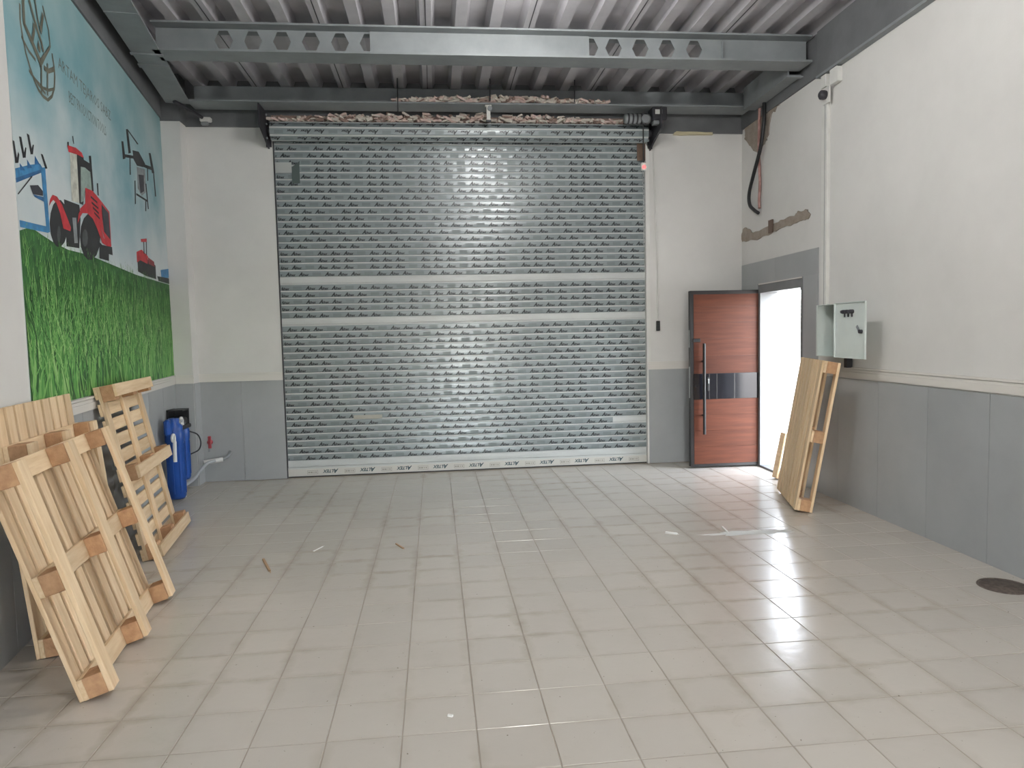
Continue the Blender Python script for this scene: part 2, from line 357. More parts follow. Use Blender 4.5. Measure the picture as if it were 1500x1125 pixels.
b = MB(); wbox(b, RP, .45, 1.52, .03, .17, 4.06, 4.075, M_steel); child(b, 'bottom_flange', rb)
b = MB(); wbox(b, RP, .45, 1.52, .155, .17, 4.075, 4.3, M_steel); child(b, 'web', rb)
b = MB(); wbox(b, RP, 1.49, 1.54, .02, .19, 4.045, 4.06, M_steel); child(b, 'end_plate', rb)
rn = empty('side_beam', tuple(RP(6, .03, 3.93))); tag(rn, 'deep dark grey beam along the top of the white right wall', 'beam')
b = MB(); wbox(b, RP, 1.86, 11.2, .0, .05, 3.94, 4.345, M_greyband); child(b, 'face_plate', rn)
b = MB(); wbox(b, RP, 1.86, 11.2, .0, .06, 3.918, 3.94, M_steel); child(b, 'bottom_flange', rn)
# ------------------------------------------------------------------ roller shutter
M_slatw = mat('white_aluminium', 'c3c7c6', .3, noise=(2, 'bbbfbe', 3, .4, .7), coords='World')
M_film = mat('blue_grey_film', '8f999b', .24, .08, noise=(3, '868f92', 4, .35, .7), coords='World', spec=.6)
M_ink = mat('black_print', '20252a', .4)
M_box = mat('grey_print', '6f797b', .4)
M_barfilm = mat('beige_film', 'c6c5bf', .45)
M_teal = mat('teal_print', '24424c', .4)
M_boxl = mat('pale_grey_print', '96948c', .5)
def text_mesh(parts):
    """parts = [(string, size, x, y, shear, bold)] -> verts, faces flat in XY"""
    V, F = [], []
    for st, size, x, y, shear, bold in parts:
        cu = bpy.data.curves.new('lettering', 'FONT'); cu.body = st; cu.size = size; cu.resolution_u = 1; cu.shear = shear; cu.offset = bold; cu.fill_mode = 'FRONT'
        ob = bpy.data.objects.new('lettering', cu); COL.objects.link(ob)
        dg = bpy.context.evaluated_depsgraph_get(); me = ob.evaluated_get(dg).to_mesh()
        b0 = len(V); V += [(v.co.x+x, v.co.y+y) for v in me.vertices]; F += [tuple(b0+i for i in p.vertices) for p in me.polygons]
        ob.evaluated_get(dg).to_mesh_clear(); bpy.data.objects.remove(ob); bpy.data.curves.remove(cu)
    return V, F
WORD = text_mesh([('A', .058, 0, 0, .35, .0028), ('ltex', .04, .04, 0, .3, .0016)])
ALTEX = text_mesh([('A', .064, 0, 0, .35, .0025), ('LTEX', .05, .046, .004, .3, .0018)])
P = .0782; W2 = (SHX1-SHX0)/2-.005; CX = (SHX0+SHX1)/2; CY = YB+.045
PROF = [(.008, 0), (-.002, .002), (-.0048, .012), (-.0058, .03), (-.0056, .046), (-.0044, .048), (-.0042, .058), (-.0028, .0655), (-.0006, .068), (-.0006, .0775), (.008, .0782)]
def slat_mesh(x0, x1, xf0, xf1, name):
    b = MB()
    for (y0, z0), (y1, z1) in zip(PROF[:-1], PROF[1:]):
        film = .002 <= z0 < .0655 and xf1 > xf0
        if film:
            b.poly([(xf0,y0,z0),(xf1,y0,z0),(xf1,y1,z1),(xf0,y1,z1)], M_film)
            if xf0 > x0: b.poly([(x0,y0,z0),(xf0,y0,z0),(xf0,y1,z1),(x0,y1,z1)], M_slatw)
            if xf1 < x1: b.poly([(xf1,y0,z0),(x1,y0,z0),(x1,y1,z1),(xf1,y1,z1)], M_slatw)
        else: b.poly([(x0,y0,z0),(x1,y0,z0),(x1,y1,z1),(x0,y1,z1)], M_slatw)
    for x in (x0, x1): b.poly([(x, y, z) for y, z in PROF], M_slatw)
    return b.me(name)
SL_FILM = slat_mesh(-W2, W2, -W2, W2, 'slat'); SL_PLAIN = slat_mesh(-W2, W2, 0, 0, 'slat')
def print_mesh(x0, x1, off, flip=False, y=-.0066, jig=0):
    b = MB(); x = x0-.6+off; k = 0
    while x < x1:
        q = k % 4
        if q < 3:
            for f in WORD[1]:
                pts = [(WORD[0][i][0]+x, WORD[0][i][1]+.0085) for i in f]
                if all(x0+.003 < p[0] < x1-.003 for p in pts):
                    if flip: pts = [(-p[0], .06-p[1]) for p in pts]
                    b.poly([(p[0], y, p[1]) for p in pts], M_ink)
        else:
            a, c = max(x+.004, x0+.003), min(x+.1, x1-.003)
            if c > a+.01:
                pts = [(a, .012), (c, .012), (c, .047), (a, .047)]
                if flip: pts = [(-p[0], .06-p[1]) for p in pts][::1]
                b.poly([(p[0], y+.0004, p[1]) for p in pts], M_box)
        x += .146; k += 1
    return b.me('print')
PRINTS = [print_mesh(-W2, W2, .0745*i) for i in range(8)]
sh = empty('roller_shutter', (CX, CY, 0)); tag(sh, 'large closed grey roller shutter with printed protective film on its slats', 'roller shutter')
z = .116; row = 0
order = random.Random(3)
def plain(z): link('slat', SL_PLAIN, sh, (0, 0, z))
for blk in (('plain', 1), ('film', 20), ('plain', 1), ('film', 5), ('plain', 1), ('film', 20)):
    for i in range(blk[1]):
        if blk[0] == 'plain': plain(z)
        else:
            if row == 4:      # film torn off at the right end
                xt = 2.11-CX
                o = link('slat', slat_mesh(-W2, W2, -W2, xt, 'slat'), sh, (0, 0, z)); tag(link('print', print_mesh(-W2, xt, .03), o, (0, 0, 0)), kind='stuff')
            else:
                o = link('slat', SL_FILM, sh, (0, 0, z)); tag(link('print', PRINTS[order.randrange(8)], o, (0, 0, 0)), kind='stuff')
            row += 1
        z += P
ZC = z
# bottom bar with the upside-down print
b = MB(); b.box(-W2, W2, -.016, .02, .012, .116, M_slatw); b.box(-W2, W2, -.0175, -.016, .014, .096, M_barfilm)
bar = b.build('bottom_bar', sh, (0, 0, 0))
b = MB()
for f in ALTEX[1]: b.poly([(.19-ALTEX[0][i][0], -.0182, .082-ALTEX[0][i][1]) for i in f], M_teal)
BRAND = b.me('brand_print')
x = -W2-.05
while x < W2+.1:
    if x > -W2 and x+.2 < W2: link('brand_print', BRAND, bar, (x, 0, 0))
    a = x+.265; c = x+.385; b = MB()
    if c < W2 and a > -W2:
        for za, zb in ((.032, .036), (.072, .076)): b.poly([(a, -.0182, za), (c, -.0182, za), (c, -.0182, zb), (a, -.0182, zb)], M_boxl)
        for xa in (a, c-.004): b.poly([(xa, -.0182, .032), (xa+.004, -.0182, .032), (xa+.004, -.0182, .076), (xa, -.0182, .076)], M_boxl)
        for xa, xb in ((.01, .03), (.035, .06), (.07, .08), (.09, .105)): b.poly([(a+xa, -.0182, .046), (a+xb, -.0182, .046), (a+xb, -.0182, .062), (a+xa, -.0182, .062)], M_boxl)
        b.build('maker_box_print', bar)
    x += .424
b = MB(); b.box(-W2, W2, -.008, .012, .0, .012, M_black); b.build('rubber_seal', bar)
# coil at the top: flat slats around a barrel
RC, RY, RZ = .098, -.112, 3.895
nseg = 8
fl = [print_mesh(-W2-.02, W2+.02, .1*i, True) for i in range(3)]
for i in range(nseg):
    a = math.radians(-100+i*45)                    # facing direction in the YZ plane
    d = Vector((0, -math.cos(a), math.sin(a))); upv = Vector((0, math.sin(a), math.cos(a)))
    c = Vector((0, RY, RZ))+d*RC
    ex, ey, ez = Vector((1, 0, 0)), -d, upv
    M = frame(c-upv*P/2, ex, ey, ez)
    o = link('coil_slat', SL_FILM, sh, mat=M)
    tag(link('print', fl[i % 3], o, (0, 0, 0)), kind='stuff')
b = MB(); b.lathe([(.05, -W2-.05), (.05, W2+.05)], M_dark, 16, M=Matrix.Translation((0, RY, RZ)) @ Matrix.Rotation(math.pi/2, 4, 'Y')); b.build('barrel', sh)
# guides
b = MB(); b.box(W2-.001, W2+.006, -.06, .03, 0, SHTOP-.1, M_white); b.box(W2+.004, W2+.05, -.052, -.046, 0, 3.78, M_white); b.build('guide', sh)
b = MB(); b.box(-W2-.006, -W2+.001, -.05, .03, 0, SHTOP-.1, M_dark); b.build('guide', sh)
# end brackets: five sided plates sticking out from the wall
def bracket(x, depth, side):
    b = MB(); pts = [(-.047, 3.74), (-.047, 4.09), (-depth, 4.085), (-depth, 3.9)]
    pts = [(-.05, 3.72), (-.05, 4.09), (-depth, 4.09), (-depth, 3.86)]
    t = .008
    b.poly([(x-t, y, z) for y, z in pts], M_dark); b.poly([(x+t, y, z) for y, z in pts[::-1]], M_dark)
    for i in range(4):
        (y0, z0), (y1, z1) = pts[i], pts[(i+1) % 4]; b.poly([(x-t, y0, z0), (x+t, y0, z0), (x+t, y1, z1), (x-t, y1, z1)], M_dark)
    b.box(x-.03, x+.03, -.052, -.046, 3.74, 4.09, M_dark)
    return b.build('end_bracket', sh)
bracket(-W2-.045, .48, -1); bracket(W2+.06, .5, 1)
for zz in (3.8, 3.95, 4.05):
    b = MB(); b.lathe([(.012, 0), (.012, .012)], M_steel, 8, M=Matrix.Translation((-W2-.034, -.2, zz)) @ Matrix.Rotation(math.pi/2, 4, 'Y'))
    b.build('bolt', sh)
# drive motor with gear box and chain wheel at the right end
M_motor = mat('motor_grey', '8d9193', .4, .3); M_lab = mat('motor_label', 'd8d8d4', .5); M_rust = mat('rusty_guide_plate', '6b5748', .7, noise=(9, '54443a', 4, .35, .7))
mo = empty('drive_motor', (W2-.03, -.3, 4.02), parent=sh)
b = MB(); b.box(.0, .17, -.16, .02, -.06, .09, M_dark, ch=.012); b.build('gear_box', mo)
b = MB(); b.box(.03, .11, -.166, -.16, .0, .05, M_lab); b.build('rating_label', mo)
b = MB(); b.lathe([(.0, -.3), (.05, -.3), (.055, -.28), (.055, -.02), (.03, 0)], M_motor, 16, M=Matrix.Translation((.0, -.07, -.03)) @ Matrix.Rotation(math.pi/2, 4, 'Y'))
for i in range(5): b.lathe([(.06, -.27+i*.05), (.06, -.25+i*.05)], M_dark, 16, M=Matrix.Translation((.0, -.07, -.03)) @ Matrix.Rotation(math.pi/2, 4, 'Y'))
b.build('motor_body', mo)
b = MB(); b.lathe([(.045, -.012), (.045, .012)], M_motor, 16, M=Matrix.Translation((-.08, -.15, -.05)) @ Matrix.Rotation(math.pi/2, 4, 'X')); b.build('chain_wheel', mo)
b = MB(); b.box(.02, .1, -.14, -.05, -.1, -.06, M_motor, ch=.006); b.build('terminal_box', mo)
b = MB(); b.box(W2-.1, W2+.0, -.07, -.064, 3.6, 3.84, M_rust); b.build('guide_plate', sh)
# strip of grey plastic and bare film hanging at the left edge
M_strip = mat('dark_green_strip', '4d5a58', .6); M_bare = mat('peeled_film', 'aeb2b0', .35)
b = MB(); xs = -1.5-CX; b.box(xs-.045, xs+.04, -.0155, -.0125, 3.352, 3.53, M_strip); b.poly([(xs-.045, -.0145, 3.53), (xs+.04, -.0145, 3.53), (xs+.045, -.0145, 3.6)], M_strip); b.build('loose_strip', sh)
b = MB(); b.box(-W2+.004, xs-.045, -.0135, -.0115, 3.47, 3.585, M_bare); b.build('peeled_film', sh)
M_tape = mat('beige_tape', 'a8a59b', .6)
b = MB(); b.box(-.965-CX, -.64-CX, -.0125, -.0112, .655, .7, M_tape); b.build('tape_strip', sh)
# centre hanger bracket in front of the coil
hb = empty('hanger_bracket', (.655, 8.0, 4.0)); tag(hb, 'small pale hanger bracket below the back beam at the shutter centre', 'bracket')
b = MB(); b.box(-.035, .035, -.02, .02, .085, .098, M_white); b.build('top_plate', hb)
b = MB(); b.box(-.02, .02, -.012, .012, -.06, .085, M_white); b.build('strap', hb)
b = MB(); b.lathe([(.026, -.02), (.026, .02)], M_motor, 12, M=Matrix.Translation((.015, -.02, .06)) @ Matrix.Rotation(math.pi/2, 4, 'X')); b.build('roller', hb)
b = MB(); b.box(-.028, .028, -.018, .018, -.078, -.06, M_dark); b.build('foot', hb)
# hanging hand chain with the red light, and the wired switch
ch = empty('hand_chain', (2.405, 8.06, 2.8)); tag(ch, 'thin pale hand chain hanging from the shutter motor', 'chain')
M_chain = mat('zinc_chain', 'b5b8b8', .35, .6)
ring = []
mb_ = MB()
for k in range(16):
    a = 2*math.pi*k/16; ring.append((.011*math.cos(a), 0, .019*math.sin(a)))
mb_.tube(ring+[ring[0]], .003, M_chain, 5); lk = mb_.me('chain_link')
for i in range(27):
    o = link('chain_link', lk, ch, (0, 0, .6-i*.031)); o.rotation_euler = (0, 0, (i % 2)*1.4+.3)
pl_ = empty('pull_switch', (2.405, 8.05, 3.46)); tag(pl_, 'small white switch with a glowing red lamp on the chain', 'switch')
b = MB(); b.box(-.03, .03, -.02, .02, -.045, .04, M_white, ch=.008); b.build('housing', pl_)
M_red = mat('red_lamp', 'ff6a6a', .3, emit=('ff5050', 3.0))
b = MB(); b.lathe([(.0, -.012), (.014, -.009), (.02, 0), (.02, .004)], M_red, 14, M=Matrix.Translation((0, -.022, -.012)) @ Matrix.Rotation(-math.pi/2, 4, 'X')); b.build('lamp', pl_)
b = MB(); b.tube([(0, 0, .04), (0, .0, .2), (.0, .0, .47)], .008, M_black, 8); b.build('cable', pl_)
rs = empty('hanging_switch', (2.66, 8.385, 1.66)); tag(rs, 'black push button switch hanging on a white cable beside the shutter', 'switch')
b = MB(); b.box(-.022, .022, -.03, 0, -.06, .06, M_black, ch=.006); b.build('housing', rs)
for zz in (-.03, 0, .03): b = MB(); b.lathe([(.008, 0), (.008, .006)], M_dark, 10, M=Matrix.Translation((0, -.03, zz)) @ Matrix.Rotation(math.pi/2, 4, 'X')); b.build('button', rs)
b = MB(); b.tube(spline([(0, -.012, .06), (-.005, -.01, .8), (-.03, -.01, 1.6), (-.045, -.012, 2.1)]), .006, M_white, 8); b.build('cable', rs)
# ------------------------------------------------------------------ front door in the right wall
M_frame = mat('grey_door_frame', '77797b', .5, noise=(4, '6d6f71', 3, .4, .7))
df = MB(); fo0, fo1 = -.2, .004
wbox(df, RP, DS0, DS0+.055, fo0, fo1, 0, DZ, M_frame); wbox(df, RP, DS1-.055, DS1, fo0, fo1, 0, DZ, M_frame); wbox(df, RP, DS0+.055, DS1-.055, fo0, fo1, DZ-.105, DZ, M_frame)
wbox(df, RP, DS0+.055, DS1-.055, fo0, fo1, 0, .022, M_frame); wbox(df, RP, DS0+.02, DS1-.02, .004, .012, DZ-.012, DZ, M_rail)
door1 = empty('door_1', tuple(RP(DS0+.06, -.08, 0))); tag(door1, kind='structure')
o = df.build('frame'); o.parent = door1; o.matrix_parent_inverse = Matrix.Translation(-door1.location)
hinge = RP(DS0+.06, -.07, 0)
leaf = empty('door_leaf', mat=frame(Vector((3.785, 7.925, 0)), Vector((-1, .012, 0)).normalized(), Vector((-.012, -1, 0)).normalized(), Vector((0, 0, 1))))
tag(leaf, 'brown wood grain front door standing open with black band and long bar handle', 'door')
# local: x from hinge to the free edge (-X world), y towards the viewer, z up
LWID, LZ0, LZ1 = .885, .02, 2.045
M_core = mat('door_edge_black', '1c1a1b', .4)
M_doorw = mat('door_walnut', '5d3424', .5, spec=.2, noise=(2.2, '45241a', 7, .3, .75), rnd=.18, scale3=(1.2, 10, 16))
M_gloss = mat('black_gloss', '17171c', .12)
b = MB(); b.box(0, LWID, -.068, -.006, LZ0, LZ1, M_core, ch=.004); b.build('core', leaf)
b = MB(); b.box(.0, LWID, -.008, .0, LZ0, .05, M_core); b.box(.0, LWID, -.008, 0, 2.005, LZ1, M_core); b.box(0, .022, -.008, 0, .05, 2.005, M_core); b.box(LWID-.035, LWID, -.008, 0, .05, 2.005, M_core); b.build('edge_trim', leaf)
for z0, z1 in ((.052, .25), (.25, .44), (.44, .62), (.62, .803), (1.098, 1.3), (1.3, 1.5), (1.5, 1.68), (1.68, 1.86), (1.86, 2.003)):
    b = MB(); b.box(-.4235, .4235-.02, -.004, .004, z0-(z0+z1)/2+.0008, (z1-z0)/2-.0008, M_doorw); b.build('plank', leaf, ((LWID-.0)/2-.001, -.003, (z0+z1)/2))
b = MB(); b.box(.022, LWID-.035, -.006, .006, .805, 1.096, M_gloss); band = b.build('black_band', leaf)
b = MB()
for xx in (.36, .57, .66): b.box(xx, xx+.012, .006, .0068, .807, 1.094, M_core)
b.build('band_line', band)
hd = MB(); hd.tube([(.745, .06, .405), (.745, .06, 1.445)], .017, M_black, 14); hdl = hd.build('bar_handle', leaf)
for zz in (.62, 1.24): b = MB(); b.tube([(.745, .0, zz), (.745, .06, zz)], .011, M_black, 10); b.build('standoff', hdl)
b = MB(); b.box(.665, .695, .006, .016, .9, 1.06, M_black, ch=.004); b.build('lock_plate', leaf)
b = MB(); b.lathe([(.01, 0), (.01, .012)], M_chain, 12, M=Matrix.Translation((.68, .016, 1.03)) @ Matrix.Rotation(-math.pi/2, 4, 'X')); b.box(.674, .686, .02, .026, .985, 1.03, M_chain); b.build('key', leaf)
b = MB(); b.box(LWID-.001, LWID+.003, -.05, -.022, .82, 1.18, M_chain); b.build('lock_strip', leaf)
b = MB(); b.box(LWID-.001, LWID+.003, -.05, -.022, 1.4, 1.6, M_chain); b.build('lock_strip', leaf)
b = MB(); b.lathe([(.014, 0), (.014, .006)], M_core, 12, M=Matrix.Translation((.82, .006, .96)) @ Matrix.Rotation(-math.pi/2, 4, 'X')); b.build('spy_hole', leaf)
b = MB(); b.box(.77, .86, .0, .012, 1.46, 1.5, M_core, ch=.003); b.build('door_guard', leaf)
b = MB(); b.box(.035, .06, .0012, .0018, 1.955, 1.98, M_white); b.build('sticker', leaf)
for zz in (.3, 1.05, 1.8): b = MB(); b.tube([(-.004, .004, zz-.05), (-.004, .004, zz+.05)], .008, M_core, 8); b.build('hinge', leaf)
# ------------------------------------------------------------------ outside, seen through the doorway
M_yard = mat('yard_paving', 'b8b2aa', .8, noise=(2, 'a59f97', 5, .3, .7), coords='World')
M_yardw = mat('yard_wall_render', 'c9c6c2', .8, noise=(2, 'bdbab6', 4, .3, .7), coords='World')
b = MB(); b.box(4.05, 40, -40, 45, -.25, -.03, M_yard); b.box(-40, 4.05, -40, -3.2, -.25, -.03, M_yard); tag(b.build('floor_yard'), kind='structure')
b = MB(); b.box(10, 10.2, 5, 40, -.1, .75, M_yardw); b.box(9.97, 10.23, 5, 40, .75, .82, M_yardw); tag(b.build('wall_yard'), kind='structure')
# ------------------------------------------------------------------ pallets
def boardmesh(l, w, t, m, name):
    b = MB(); b.box(-l/2, l/2, -w/2, w/2, -t/2, t/2, m, ch=.0025); return b.me(name)
def pallet(label, M, A, L, ndeck=11, ext=0., seed=0, bl=.115, sw=.09):
    """local x across the skids (0..A), y along the skids (0..L), z from the deck face (0) to the skid face (.15)"""
    r = random.Random(seed)
    e = empty('pallet', mat=M); tag(e, label, 'pallet', 'wooden pallets')
    R90 = Matrix.Rotation(math.pi/2, 4, 'Z')
    dw = (A-.032*(ndeck-1))/ndeck
    for i in range(ndeck):
        w = dw*r.uniform(.92, 1.06); x = dw/2+i*(A-dw)/(ndeck-1)
        me = boardmesh(L+ext, w, .02, M_wood, 'deck_board')
        link('deck_board', me, e, mat=Matrix.Translation((x, (L+ext)/2, .0105)) @ Matrix.Rotation(r.uniform(-.004, .004), 4, 'Z') @ R90)
    st = boardmesh(A, .1, .022, M_wood, 'stringer')
    for y in (.05, L/2, L-.05): link('stringer', st, e, (A/2, y, .0325))
    bk = MB(); bk.box(-bl/2, bl/2, -.05, .05, -.042, .042, M_wood2, ch=.003); bk = bk.me('block')
    sk = boardmesh(L, sw, .022, M_wood, 'skid')
    for x in (sw/2, A/2, A-sw/2):
        for y in (.05, L/2, L-.05):
            xx = min(max(x, bl/2), A-bl/2); link('block', bk, e, (xx, y, .0855))
        link('skid', sk, e, mat=Matrix.Translation((x, L/2, .1385)) @ R90)
    return e
def lean(x, y, az, th, right=False):
    if not right:
        u = Vector((-math.sin(az), math.cos(az), 0)); o = Vector((u.y, -u.x, 0))
    else:
        u = Vector((math.sin(az), math.cos(az), 0)); o = Vector((-u.y, u.x, 0))
    l = -math.cos(th)*o+Vector((0, 0, math.sin(th))); n = math.sin(th)*o+Vector((0, 0, math.cos(th)))
    return Vector((x, y, .001)), u, l, n
Q, u, l, n = lean(-1.624, 3.28, .137, 1.277)
pallet('pale pine pallet leaning in front at the left, three long skids facing the room', frame(Q, u, l, n), 1.306, 1.107, 12, seed=1)
Q, u, l, n = lean(-2.063, 3.78, .147, 1.475)
pallet('brown pallet leaning against the mural wall, mostly hidden behind the pale front pallet', frame(Q, u, l, n), 1.07, 1.1, 9, ext=.19, seed=2)
Q, u, l, n = lean(-2.169, 5.39, .14, 1.372)
pallet('pallet with its skids lying crosswise, leaning near the blue water filters', frame(Q+u*1.052, l, -u, n), 1.307, 1.052, 11, seed=3)
Q, u, l, n = lean(3.195, 5.79, .29, 1.40, True)
pallet('pallet leaning against the right wall under the electrical box', frame(Q+n*.15, u, l, -n), .86, 1.31, 7, seed=4)
# short board with a block at the doorway
e = empty('board_offcut', mat=frame(Vector((3.56, 7.2, 0)), Vector((0, 1, 0)), Vector((-.98, 0, .2)).normalized(), Vector((.2, 0, .98)).normalized())); tag(e, 'short wooden board with a block foot standing by the doorway', 'board')
b = MB(); b.box(-.05, .05, -.0, .022, .012, .5, M_wood, ch=.003); b.build('board', e)
b = MB(); b.box(-.05, .06, -.085, .0, .012, .1, M_wood2, ch=.003); b.build('block', e)
